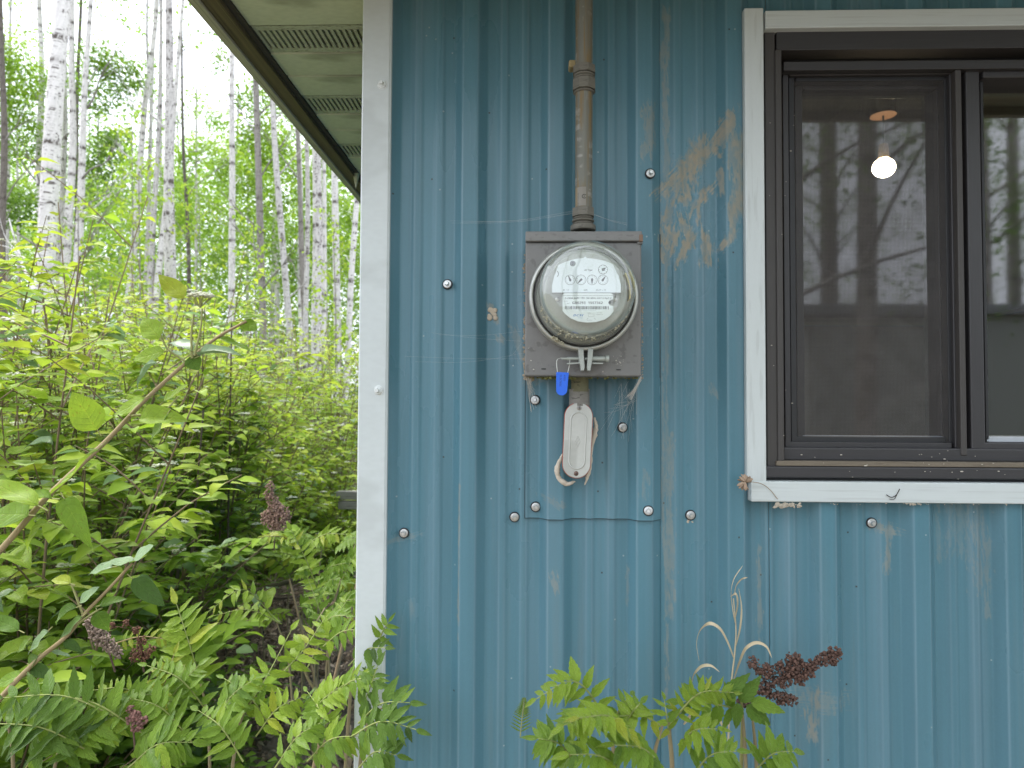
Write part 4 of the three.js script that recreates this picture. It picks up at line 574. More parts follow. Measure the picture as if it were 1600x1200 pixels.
// ---------------------------------------------------------------- foreground dogwood branches, every leaf a part
function branch(name, label, stem, twigs, leaves, seed) {
  const R = rngOf(seed), W = (c) => at(c[0], c[1], c[2]), t = thing(name, label, 'branch', W(stem[0]).toArray());
  part('stem', tube(stem.map(W), [0.0046, 0.0022], 8, 40), std([0.27, 0.2, 0.1], 0.75), t); twigs.forEach((q) => part('twig', tube(q.map(W), [0.002, 0.0012], 6, 14), mStemG, t));
  leaves.forEach(([x0, y0, x1, y1, z, wd, tn, f = 0.75, tz = 0]) => { // base, tip, depth plane, width px, tone, how far it faces the viewer, tip nearer by
    const a = at(x0, y0, z), b = at(x1, y1, z + tz), d = b.clone().sub(a), len = d.length(), s = 1067 / (1.21 - z), side = V(-d.y, d.x, 0).normalize(); if (side.y < 0) side.negate();
    const up = side.multiplyScalar(1 - f).add(V(0, 0.25, f)); const vi = Math.floor(R() * 4), wid = wd / s / (2 * (0.29 + 0.025 * vi));
    leafMesh(t, LEAF.near[vi], LM[tn], a, d, up, len, wid);
    part('petiole', tube([a.clone().addScaledVector(d, -0.16), a.clone().addScaledVector(d, 0.02)], 0.0009, 5, 2), mStemG, t);
  });
  return t;
}
branch('dogwood_branch', 'long brown dogwood branch leaning in from the left with large separate bright leaves', [[-70, 925, 0.3], [0, 860, 0.26], [75, 775, 0.22], [165, 690, 0.17], [230, 622, 0.13], [292, 566, 0.1], [340, 527, 0.08], [385, 502, 0.06]], [[[300, 560, 0.1], [299, 520, 0.1], [303, 490, 0.1]], [[304, 556, 0.1], [314, 510, 0.1], [316, 482, 0.1]], [[205, 650, 0.15], [255, 643, 0.15], [278, 620, 0.14]], [[292, 566, 0.1], [262, 545, 0.1], [250, 520, 0.1]]],
  [[250, 529, 217, 492, 0.12, 40, 3, 0.9], [302, 549, 262, 522, 0.1, 32, 5, 0.5], [310, 557, 366, 532, 0.1, 28, 5, 0.45, 0.02], [296, 558, 311, 578, 0.1, 30, 1, 0.7], [257, 549, 205, 562, 0.12, 32, 3, 0.8], [246, 567, 197, 593, 0.14, 24, 5, 0.5], [226, 622, 175, 650, 0.16, 30, 3, 0.7], [152, 672, 112, 612, 0.2, 56, 3, 0.95, 0.02], [218, 655, 286, 642, 0.17, 46, 3, 0.7], [255, 628, 292, 597, 0.14, 20, 3, 0.6],
    [378, 503, 402, 516, 0.06, 28, 2, 0.7], [376, 499, 420, 486, 0.06, 14, 2, 0.4], [153, 702, 67, 784, 0.22, 18, 3, 0.35], [100, 779, 135, 845, 0.22, 42, 2, 0.7, 0.03], [82, 779, 8, 772, 0.24, 28, 2, 0.5], [76, 815, 20, 848, 0.24, 24, 3, 0.5], [45, 805, -20, 800, 0.26, 60, 2, 0.6], [288, 466, 247, 428, 0.12, 34, 4, 0.75], [60, 790, -30, 740, 0.27, 40, 3, 0.5], [262, 646, 230, 690, 0.16, 30, 2, 0.6], [340, 528, 395, 545, 0.08, 18, 2, 0.4]], 701);
{ // flower head at the end of that branch
  const p = at(313, 466, 0.1), R = rngOf(33), t = thing('flower_head', 'creamy white flat flower head above the fork of the foreground branch', 'flower', p.toArray()), gs = [], st = []; for (let k = 0; k < 110; k++) { const a = R() * 6.28, r = 0.021 * Math.sqrt(R()), q = V(p.x + Math.cos(a) * r, p.y + 0.007 - r * 0.22 + 0.004 * R(), p.z + Math.sin(a) * r * 0.8); gs.push(new THREE.IcosahedronGeometry(0.0014 + 0.0013 * R(), 0).scale(1.3, 0.7, 1.3).translate(q.x, q.y, q.z)); if (k < 24) st.push(tube([V(p.x, p.y - 0.016, p.z), q], 0.0005, 4, 2)); }
  part('floret', gs, mFlower, t).userData.kind = 'stuff'; part('flower_stalk', st, mStemG, t);
}
branch('dogwood_branch', 'lower dogwood branch at the left with curled pale topmost leaves above the shaded leaves', [[-20, 1115, 0.14], [15, 1075, 0.12], [60, 1030, 0.1], [105, 993, 0.08], [132, 960, 0.06], [170, 920, 0.05], [207, 880, 0.04]], [[[130, 962, 0.06], [118, 930, 0.06], [111, 912, 0.06]], [[118, 978, 0.07], [150, 955, 0.06], [160, 950, 0.05]]],
  [[211, 874, 158, 882, 0.04, 30, 5, 0.3, 0.03], [210, 872, 240, 852, 0.04, 38, 5, 0.45], [176, 886, 131, 890, 0.05, 26, 5, 0.5], [207, 904, 258, 948, 0.05, 32, 0, 0.75], [111, 912, 75, 898, 0.06, 22, 4, 0.6], [112, 915, 78, 912, 0.06, 8, 3, 0.3], [125, 941, 153, 915, 0.06, 24, 5, 0.6], [156, 946, 193, 930, 0.05, 20, 1, 0.6], [120, 949, 70, 968, 0.07, 26, 1, 0.6], [152, 955, 166, 988, 0.06, 32, 1, 0.85], [129, 963, 86, 1001, 0.08, 22, 1, 0.6], [76, 985, 38, 1022, 0.1, 24, 5, 0.6], [60, 1024, 34, 1054, 0.1, 30, 1, 0.7], [45, 1000, 25, 1020, 0.1, 16, 2, 0.7], [100, 1002, 128, 1016, 0.08, 18, 0, 0.6], [80, 1018, 112, 1024, 0.09, 10, 5, 0.3], [30, 985, -20, 960, 0.11, 26, 1, 0.6], [35, 1055, -15, 1070, 0.11, 26, 2, 0.6], [48, 1040, 84, 1060, 0.1, 22, 0, 0.7]], 702);

// ---------------------------------------------------------------- false spirea: pinnate fronds, every leaflet a sub-part
const mRachis = [std([0.26, 0.3, 0.09], 0.7), std([0.3, 0.22, 0.1], 0.7)];
function frond(t, f, R) { // f: base [px,py,z], tip [px,py,z], arch px, pairs, leaflet px, tone, facing
  const [b, e, arch, n, lp, tn, face = 0.6] = f, A = at(...b), E = at(...e), M = at((b[0] + e[0]) / 2, (b[1] + e[1]) / 2 - arch, (b[2] + e[2]) / 2 + 0.02), c = new THREE.CatmullRomCurve3([A, M, E]);
  const s = 1067 / (1.21 - (b[2] + e[2]) / 2), L = lp / s, g = part('frond', tube([A, M, E], [0.0016, 0.0006], 5, 14), mRachis[tn === 4 ? 1 : 0], t), N = V((R() - 0.5) * 0.5, 1 - face, face).normalize();
  const add = (p, d, up, len, k) => { const vi = Math.floor(R() * 3), m = leafMesh(t, LEAF.leaflet[vi], LM[clamp(tn + (R() < 0.2 ? (R() < 0.5 ? -1 : 1) : 0), 0, 4)], p, d, up, len, len * (0.95 + 0.3 * R()), 'leaflet'); t.remove(m); m.position.add(t.position).add(V(0, 0, 0)); g.add(m); };
  for (let k = 0; k < n; k++) {
    const u = lerp(0.14, 0.97, (k + 0.2) / n), p = c.getPoint(u), tg = c.getTangent(u), side = V(0, 0, 0).crossVectors(N, tg).normalize(), len = L * (0.62 + 0.5 * Math.sin(Math.PI * Math.min(1, u * 0.8 + 0.1))) * (1.02 - 0.35 * u * u), dr = 0.1 + 0.3 * R();
    for (const sg of [-1, 1]) { if (R() < 0.04) continue; const d = tg.clone().multiplyScalar(0.5 + 0.25 * u).addScaledVector(side, sg).addScaledVector(N, 0.18 - 0.15 * R()).add(V((R() - 0.5) * 0.28, -dr + (R() - 0.5) * 0.3, (R() - 0.5) * 0.35)).normalize(); add(p, d, N.clone().add(V((R() - 0.5) * 0.8, (R() - 0.5) * 0.6, (R() - 0.5) * 0.4)), len * (0.9 + 0.2 * R()), k); }
  }
  add(E, c.getTangent(1).add(V(0, -0.1, 0)), N, L * 0.7, 9);
}
function spirea(label, base, stems, fronds, seed, group) { const R = rngOf(seed), p = at(...base), t = thing('false_spirea_shrub', label, 'shrub', [p.x, groundH(p.x, p.z), p.z], group); stems.forEach((s) => part('stem', tube(s.map((c) => (c[1] === 'g' ? V(at(c[0], 1100, c[2]).x, groundH(at(c[0], 1100, c[2]).x, c[2]) - 0.02, c[2]) : at(...c))), [0.0042, 0.0018], 6, 18), std([0.24, 0.2, 0.11], 0.8), t)); fronds.forEach((f) => frond(t, f, R)); return t; }
const G = 'g';
spirea('false spirea shrub with feathery bright leaves spilling over the foot of the white corner trim', [560, 1150, -0.05], [[[520, G, -0.25], [545, 1120, -0.1], [555, 1040, -0.05], [592, 1002, 0.02]], [[500, G, -0.2], [500, 1100, -0.12], [477, 1049, -0.12], [480, 1000, -0.15], [508, 950, -0.2]], [[540, G, 0], [575, 1130, 0.06], [610, 1100, 0.1]]], [
  [[592, 1003, 0.02], [607, 972, 0.05], 4, 3, 26, 2, 0.7], [[545, 1040, -0.04], [602, 1012, 0.05], 12, 5, 30, 1, 0.6], [[478, 1048, -0.12], [548, 930, -0.22], 8, 7, 28, 3, 0.5], [[500, 985, -0.18], [540, 962, -0.12], 10, 5, 26, 2, 0.5], [[443, 1050, -0.05], [508, 965, -0.15], -6, 6, 34, 3, 0.45], [[505, 1010, -0.1], [572, 985, -0.05], 12, 6, 26, 2, 0.5], [[520, 1090, 0], [590, 1062, 0.06], 14, 6, 30, 2, 0.5], [[560, 1130, 0.06], [640, 1098, 0.12], 16, 5, 40, 1, 0.65], [[550, 1150, 0.08], [650, 1140, 0.14], 18, 6, 38, 1, 0.6], [[560, 1110, 0.02], [590, 1040, 0.06], -8, 5, 34, 1, 0.6], [[520, 1160, 0.05], [480, 1080, -0.02], 10, 7, 34, 2, 0.6], [[470, 1140, 0], [545, 1065, 0.02], 12, 8, 36, 3, 0.5], [[560, 1200, 0.1], [620, 1180, 0.14], 16, 6, 40, 1, 0.6], [[480, 1190, 0.05], [560, 1150, 0.08], 16, 7, 38, 2, 0.55]], 801);
spirea('false spirea shrub with pink tinged young leaf tips beside the dry brown plume', [500, 1050, -0.5], [[[520, G, -0.6], [515, 1050, -0.5], [507, 948, -0.5]], [[515, G, -0.6], [512, 1020, -0.5], [530, 915, -0.5], [556, 850, -0.5]], [[470, G, -0.5], [452, 1040, -0.45], [432, 970, -0.4]]], [
  [[507, 950, -0.5], [455, 828, -0.45], 8, 11, 24, 3, 0.5], [[470, 860, -0.5], [415, 838, -0.4], 10, 7, 20, 4, 0.5], [[480, 850, -0.5], [540, 835, -0.45], 8, 7, 22, 3, 0.5], [[528, 920, -0.5], [572, 842, -0.42], 6, 7, 22, 2, 0.5], [[555, 862, -0.5], [590, 880, -0.45], 6, 5, 22, 2, 0.6], [[432, 970, -0.4], [325, 956, -0.3], 42, 9, 22, 3, 0.45], [[440, 975, -0.4], [335, 962, -0.35], 16, 8, 20, 3, 0.4], [[500, 900, -0.5], [540, 880, -0.45], 6, 6, 20, 2, 0.5], [[515, 960, -0.45], [560, 935, -0.4], 8, 6, 22, 2, 0.5], [[520, 1000, -0.45], [480, 900, -0.45], -4, 7, 22, 2, 0.55]], 802);
{ const R = rngOf(55), fr = [], st = []; for (let k = 0; k < 22; k++) { const x = lerp(405, 575, R()), y = lerp(850, 985, R()), z = lerp(-2.0, -0.9, R()), s = R() < 0.5 ? -1 : 1; fr.push([[x, y, z], [x + s * lerp(18, 52, R()), y - lerp(6, 34, R()), z + 0.08], lerp(3, 12, R()), 5 + Math.floor(R() * 3), lerp(16, 24, R()), 2 + Math.floor(R() * 2), lerp(0.35, 0.6, R())]); if (k % 3 === 0) st.push([[x + 6 * s, 'g', z], [x + 4 * s, y + 40, z], [x, y, z]]); }
  spirea('low false spirea shrub with small bright leaves over the litter between plume and corner', [490, 1000, -1.4], st, fr, 807); }
spirea('false spirea shrub with a tall upright ladder like leaf at the bottom left of centre', [330, 1150, -0.1], [[[330, G, -0.15], [325, 1130, -0.1], [312, 1060, -0.1]], [[300, G, -0.05], [252, 1150, 0], [243, 1119, 0]], [[380, G, -0.05], [372, 1140, 0], [400, 1080, -0.02]]], [
  [[318, 1080, -0.1], [276, 944, -0.12], 2, 9, 48, 3, 0.6], [[243, 1119, 0], [272, 1022, 0], 4, 6, 30, 4, 0.5], [[180, 1005, -0.15], [268, 1000, -0.1], 8, 7, 18, 4, 0.7], [[370, 1132, 0], [455, 985, -0.08], -6, 6, 36, 3, 0.75], [[243, 1110, 0.02], [148, 1078, 0.06], 18, 9, 22, 3, 0.5], [[250, 1125, 0], [310, 1040, 0], 10, 8, 32, 2, 0.5], [[330, 1120, 0], [230, 1040, 0.02], 20, 9, 30, 2, 0.5], [[330, 1140, 0.02], [400, 1060, 0], 16, 8, 36, 2, 0.5], [[300, 1160, 0.06], [200, 1090, 0.1], 20, 8, 40, 2, 0.5], [[400, 1150, 0.03], [470, 1090, 0], 14, 7, 34, 3, 0.5], [[380, 1190, 0.08], [310, 1110, 0.06], 14, 8, 40, 2, 0.55], [[430, 1200, 0.08], [500, 1130, 0.06], 14, 8, 38, 2, 0.55], [[420, 1130, 0], [350, 1060, 0], 12, 7, 30, 2, 0.5]], 803);
spirea('false spirea shrub with wide spread leaves in the lower left corner', [80, 1180, 0.1], [[[80, G, 0.05], [90, 1180, 0.1], [150, 1110, 0.12]], [[40, G, 0.05], [20, 1180, 0.12], [10, 1120, 0.15]]], [
  [[200, 1130, 0.1], [5, 1090, 0.16], 22, 9, 52, 1, 0.6], [[230, 1150, 0.1], [60, 1085, 0.12], 20, 9, 46, 2, 0.6], [[150, 1180, 0.12], [-20, 1130, 0.18], 18, 8, 52, 1, 0.55], [[90, 1190, 0.12], [200, 1115, 0.1], 18, 9, 46, 2, 0.55], [[40, 1200, 0.14], [110, 1140, 0.14], 16, 7, 46, 1, 0.55], [[200, 1200, 0.12], [300, 1160, 0.12], 18, 8, 46, 2, 0.55], [[180, 1110, 0.08], [260, 1090, 0.06], 14, 7, 34, 2, 0.5]], 804);
spirea('false spirea shrub with drooping bright leaves against the blue siding below the meter', [960, 1214, 0.25], [[[950, G, 0.2], [960, 1194, 0.26], [952, 1126, 0.26]], [[1000, G, 0.2], [1020, 1194, 0.27], [1035, 1134, 0.27]]], [
  [[952, 1128, 0.26], [838, 1092, 0.3], 46, 9, 36, 3, 0.5], [[965, 1154, 0.28], [880, 1134, 0.38], 26, 8, 44, 3, 0.35], [[975, 1144, 0.28], [1000, 1099, 0.3], 8, 6, 34, 3, 0.5], [[1000, 1164, 0.3], [905, 1122, 0.4], 24, 9, 44, 3, 0.3], [[960, 1124, 0.25], [985, 1086, 0.26], 4, 4, 26, 2, 0.6], [[1030, 1132, 0.27], [968, 1119, 0.3], 8, 4, 36, 3, 0.5], [[900, 1194, 0.3], [840, 1154, 0.34], 14, 7, 40, 2, 0.5], [[1040, 1204, 0.3], [960, 1164, 0.36], 16, 8, 44, 2, 0.4], [[980, 1214, 0.32], [890, 1179, 0.38], 16, 8, 44, 2, 0.4]], 805);
spirea('false spirea shrub with yellow tinged leaf row and broad toothed leaves below the dry grass', [1080, 1214, 0.22], [[[1060, G, 0.15], [1050, 1194, 0.2], [1046, 1134, 0.2], [1052, 1109, 0.2]], [[1160, G, 0.15], [1165, 1194, 0.18], [1160, 1109, 0.18]], [[1180, G, 0.15], [1182, 1194, 0.17], [1176, 1124, 0.17]]], [
  [[1045, 1134, 0.2], [1146, 1082, 0.22], 26, 10, 27, 3, 0.8], [[1160, 1110, 0.18], [1062, 1096, 0.18], 4, 5, 40, 2, 0.75], [[1060, 1164, 0.22], [1120, 1139, 0.26], 12, 6, 36, 3, 0.4], [[1046, 1149, 0.2], [1038, 1094, 0.2], 0, 4, 28, 3, 0.7], [[1080, 1214, 0.24], [1150, 1174, 0.28], 16, 7, 42, 2, 0.45], [[1180, 1204, 0.2], [1240, 1174, 0.22], 12, 6, 42, 2, 0.5]], 806);
{ // broad separate leaves at the top of that shrub
  const t = thing('leafy_shoot', 'shoot with four broad toothed dark green leaves below the dry brown seed head', 'shoot', at(1158, 1092, 0.2).toArray()), R = rngOf(12);
  part('stem', tube([[1158, 1200, 0.16], [1160, 1120, 0.18], [1158, 1092, 0.2]].map((c) => at(...c)), [0.003, 0.0018], 6, 10), mStemG, t);
  for (const [x0, y0, x1, y1, w, tn, f] of [[1156, 1096, 1190, 1058, 24, 1, 0.7], [1152, 1098, 1152, 1142, 20, 1, 0.85], [1166, 1102, 1208, 1136, 27, 1, 0.8], [1172, 1096, 1232, 1112, 24, 2, 0.6], [1130, 1090, 1172, 1052, 24, 1, 0.6], [1150, 1090, 1134, 1080, 20, 2, 0.5]]) { const a = at(x0, y0, 0.2), d = at(x1, y1, 0.21).sub(a), s = 1067 / 1.01; leafMesh(t, leafTemplate(14, lance(0.2), 0.2, 0.2, 0.6, 1), LM[tn], a, d, V(0, 1 - f, f), d.length(), w / s / 0.4); }
  const q = thing('fern_tip', 'small feathery green sprig at the bottom edge against the blue siding', 'sprig', at(815, 1135, 0.2).toArray()), S = [[819, 1090], [818, 1105], [816, 1120], [813, 1150]].map((c) => at(c[0], c[1], 0.2)); part('stem', tube(S, [0.0004, 0.001], 5, 12), mStemG, q); const c = new THREE.CatmullRomCurve3(S); for (let k = 0; k < 16; k++) for (const s of [-1, 1]) { const u = 0.04 + k / 17, p = c.getPoint(u); leafMesh(q, LEAF.leaflet[0], LM[2], p, V(s, 0.55, 0.1), V(0, 0.2, 1), 0.003 + 0.018 * u, 0.008, 'leaflet'); }
}
// ---------------------------------------------------------------- dry grass and dry seed heads
{
  const t = thing('dry_grass', 'dried straw coloured grass stalk with curling blades in front of the blue siding', 'grass stalk', at(1143, 1130, 0.12).toArray()), mG = std([0.5, 0.42, 0.28], 0.8, { side: THREE.DoubleSide }), z = 0.12;
  part('stalk', tube([[1136, 1200, z], [1142, 1075, z], [1148, 1020, z], [1150, 985, z], [1146, 935, z]].map((c) => at(...c)), [0.0016, 0.0008], 6, 24), mG, t);
  const blade = (px, w, tw = 0) => { const c = new THREE.CatmullRomCurve3(px.map((q) => at(q[0], q[1], z + (q[2] || 0)))), P = [], U = [], I = [], n = 26; for (let i = 0; i <= n; i++) { const u = i / n, p = c.getPoint(u), tg = c.getTangent(u), nn = V(Math.sin(tw * u + 0.5), 0.2, Math.cos(tw * u + 0.5)), sd = V(0, 0, 0).crossVectors(nn, tg).normalize(), h = w * Math.sin(Math.PI * (0.12 + 0.86 * u)) ** 0.8 / 2; for (const s of [-1, 0, 1]) { const v = p.clone().addScaledVector(sd, s * h).addScaledVector(nn, s ? 0.0006 : 0); P.push(v.x, v.y, v.z); U.push(u, s); } if (i < n) for (const k of [0, 1]) { const a = i * 3 + k; I.push(a, a + 1, a + 3, a + 1, a + 4, a + 3); } } const g = new THREE.BufferGeometry(); g.setAttribute('position', new THREE.Float32BufferAttribute(P, 3)); g.setAttribute('uv', new THREE.Float32BufferAttribute(U, 2)); g.setIndex(I); g.computeVertexNormals(); part('blade', g, mG, t); };
  blade([[1147, 1030], [1135, 1000, 0.01], [1122, 980, 0.02], [1108, 974, 0.02], [1094, 984, 0.02], [1088, 1005, 0.02], [1092, 1032, 0.02]], 0.0052, 0.8); blade([[1146, 1062], [1155, 1035, 0.01], [1166, 1012, 0.02], [1182, 1004, 0.02], [1197, 1010, 0.02], [1206, 1028, 0.02]], 0.0052, -0.6); blade([[1149, 1010], [1156, 980, 0.01], [1158, 950, 0.01], [1154, 920, 0.01]], 0.005, 0.4); blade([[1150, 980], [1144, 950, 0.01], [1142, 925, 0], [1146, 905, 0], [1160, 884, 0]], 0.004, 1.5); blade([[1147, 930], [1150, 915, 0.01], [1158, 905, 0.01], [1168, 902, 0.01]], 0.004, 1); blade([[1148, 968], [1152, 940, 0.01], [1149, 928, 0.01], [1141, 932, 0.01]], 0.005, 0.6); blade([[1080, 1068], [1085, 1052, 0.02], [1096, 1041, 0.02], [1110, 1040, 0.02], [1124, 1050, 0.02]], 0.005, 0.4); blade([[1068, 1132, 0.02], [1078, 1118, 0.02], [1084, 1108, 0.02]], 0.006, 0.2); blade([[1128, 1134, 0.02], [1122, 1116, 0.02], [1118, 1104, 0.02]], 0.006, 0.2);
}
function seedHead(label, axis, clusters, z, c1, seed, grain = 0.0021) { // clusters: [px, py, radius px, n]
  const R = rngOf(seed), p = at(axis[0][0], axis[0][1], z), t = thing('dry_seed_head', label, 'seed head', p.toArray()), ax = axis.map((q) => at(q[0], q[1], z)), cv = new THREE.CatmullRomCurve3(ax), s = 1067 / (1.21 - z); part('stalk', tube(ax, [0.0018, 0.0007], 6, 24), std([0.1, 0.06, 0.045], 0.85), t);
  const ms = [0, 1, 2].map((k) => std(c1.map((v) => v * [0.75, 1, 1.35][k]), 0.85));
  clusters.forEach(([x, y, r, n]) => { const c = at(x, y, z), gs = [[], [], []]; let best = cv.getPoint(0), bd = 9; for (let k = 0; k <= 20; k++) { const q = cv.getPoint(k / 20), d = q.distanceTo(c); if (d < bd) { bd = d; best = q; } } gs[0].push(tube([best, best.clone().lerp(c, 0.5).add(V(0, 0.003, 0)), c], 0.0006, 4, 4));
    for (let k = 0; k < n; k++) { const d = V(R() - 0.5, R() - 0.5, R() - 0.5).normalize().multiplyScalar(r * 1.15 / s * Math.cbrt(R())), g = new THREE.IcosahedronGeometry(grain * (0.55 + 0.75 * R()), 0); g.scale(1, 0.8 + 0.5 * R(), 1).rotateZ(R() * 6).translate(c.x + d.x, c.y + d.y, c.z + d.z * 0.8); gs[k % 3].push(g); if (k % 5 === 0) gs[0].push(tube([c, c.clone().add(d)], 0.0004, 3, 2)); }
    gs.forEach((g, k) => g.length && (part('seed_cluster', g, ms[k], t).userData.kind = 'stuff')); });
}
seedHead('rust brown dried seed head leaning right in front of the blue siding', [[1158, 1105], [1180, 1085], [1205, 1072], [1240, 1050], [1275, 1035], [1308, 1020]], [[1177, 1035, 8, 50], [1186, 1048, 7, 30], [1200, 1046, 9, 70], [1193, 1053, 8, 40], [1191, 1075, 11, 80], [1212, 1064, 10, 60], [1222, 1048, 11, 70], [1218, 1040, 7, 30], [1240, 1034, 13, 130], [1250, 1045, 14, 150], [1238, 1055, 12, 110], [1262, 1052, 9, 60], [1270, 1038, 8, 50], [1284, 1032, 9, 60], [1292, 1026, 8, 50], [1304, 1022, 10, 90], [1300, 1034, 6, 30], [1226, 1066, 8, 50], [1222, 1092, 10, 80], [1236, 1093, 9, 60], [1205, 1086, 7, 40], [1160, 1100, 8, 50], [1172, 1100, 6, 30], [1252, 1066, 5, 20]], 0.14, [0.095, 0.052, 0.038], 901);
seedHead('pinkish brown dry plume standing among the green shrubs left of the house corner', [[428, 860], [430, 820], [426, 780], [423, 752]], [[423, 760, 7, 40], [421, 772, 8, 60], [426, 784, 9, 90], [432, 796, 11, 120], [424, 802, 10, 90], [442, 800, 10, 90], [436, 812, 12, 130], [447, 808, 8, 60], [418, 812, 9, 60], [412, 806, 6, 30], [428, 822, 9, 80], [440, 822, 7, 50]], -0.6, [0.3, 0.19, 0.15], 902, 0.0026);
seedHead('grey brown withered plume hanging below the lower dogwood branch', [[180, 1050], [165, 1005], [152, 985], [138, 968]], [[138, 972, 8, 50], [146, 980, 10, 90], [152, 990, 11, 110], [160, 998, 11, 110], [168, 1006, 10, 90], [176, 1014, 9, 60], [184, 1022, 7, 40]], 0.0, [0.27, 0.2, 0.16], 903, 0.002);
seedHead('dark red brown small seed head between yellow young leaves at the lower left', [[225, 1050], [220, 1020], [216, 990]], [[214, 985, 6, 30], [222, 1000, 7, 40], [216, 1018, 9, 70], [226, 1024, 9, 70], [210, 1028, 7, 40], [236, 1014, 6, 30], [176, 978, 5, 24], [196, 974, 5, 24]], -0.05, [0.14, 0.065, 0.04], 904, 0.002);
seedHead('reddish brown seed head poking up at the bottom edge between pinnate leaves', [[212, 1180], [208, 1140], [204, 1112]], [[203, 1108, 5, 20], [212, 1118, 7, 50], [222, 1126, 7, 50], [206, 1124, 7, 40], [214, 1134, 8, 60]], 0.12, [0.17, 0.085, 0.07], 905, 0.0024);

// ---------------------------------------------------------------- birches and aspens
const barkTex = (seed, base, dark, dens) => texture(256, 1024, (i, j) => {
  const W = (x) => Math.cos(x / 256 * Math.PI * 2), S = (x) => Math.sin(x / 256 * Math.PI * 2), a = W(i) * 1.6, b = S(i) * 1.6;
  const n = fbm(a * 3 + 9, j / 26 + b * 3, seed, 5), len = vn(a * 3.2 + 5 + b, j / 5.2, seed + 3), fine = vn(a * 9 + b * 5, j / 2.4, seed + 4);
  const l = step(0.70 - dens, 0.84 - dens, len) * step(0.4, 0.6, vn(a * 2.6 + 20, j / 30 + b * 2, seed + 6)) * 0.85 + step(0.66, 0.88, fine) * 0.3;
  const q = j / 1024 * 7, qi = Math.floor(q), ka = hash(qi, 3, seed) * 6.28, ky = 0.2 + 0.6 * hash(qi, 5, seed), da = Math.atan2(Math.sin(i / 256 * 6.283 - ka), Math.cos(i / 256 * 6.283 - ka)), dy = (q - qi - ky) * 5; // knots with drooping brows
  const kn = Math.exp(-((da / 0.55) ** 2) - ((dy + 0.5 * Math.abs(da)) / 0.22) ** 2 * 1.2) + (hash(qi, 9, seed) > 0.55 ? 0.75 * Math.exp(-((dy * 2.2) ** 2)) * step(0.3, 0.6, n) : 0), m = clamp(l + kn * 1.3 + dark * step(0.45, 0.62, n));
  const k = 0.86 + 0.3 * (n - 0.5); return [lerp(base[0] * k, 0.075, m), lerp(base[1] * k, 0.062, m), lerp(base[2] * k, 0.052, m)].map((v) => l2s(clamp(v)));
}, true);
const barks = [barkTex(140, [0.72, 0.7, 0.68], 0.0, 0.03), barkTex(150, [0.64, 0.62, 0.6], 0.3, 0.1), barkTex(160, [0.3, 0.28, 0.255], 0.35, 0.06)].map((t) => { t.repeat.set(1, 0.42); return std([1, 1, 1], 0.8, { map: t, bumpMap: t, bumpScale: -0.004 }); });
const barkDark = (() => { const t = barkTex(170, [0.17, 0.15, 0.13], 0.6, 0.1); t.repeat.set(1, 0.6); return std([1, 1, 1], 0.9, { map: t, bumpMap: t, bumpScale: -0.006 }); })();
function clump(B, c, r, n, len, lo, hi, R, tpl, flat = 0.75) { // a cloud of leaves, denser in small sprays
  const sprays = Math.max(3, Math.round(n / 14));
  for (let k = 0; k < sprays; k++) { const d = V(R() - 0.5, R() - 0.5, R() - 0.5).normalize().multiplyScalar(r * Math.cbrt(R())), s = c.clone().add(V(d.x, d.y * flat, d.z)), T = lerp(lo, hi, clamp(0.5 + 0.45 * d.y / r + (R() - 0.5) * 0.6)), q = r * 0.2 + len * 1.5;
    for (let j = 0; j < 14; j++) { const p = s.clone().add(V((R() - 0.5) * q * 2, (R() - 0.5) * q * 1.4, (R() - 0.5) * q * 2)), a = R() * 6.28; B.add(tpl[Math.floor(R() * tpl.length)], p, V(Math.cos(a), -0.5 * R() - 0.1, Math.sin(a)), V((R() - 0.5) * 1.4, 0.8, (R() - 0.5) * 1.4), len * (0.7 + 0.6 * R()), len * (0.8 + 0.5 * R()), tone(T + (R() - 0.5) * 0.7, R)); } }
}
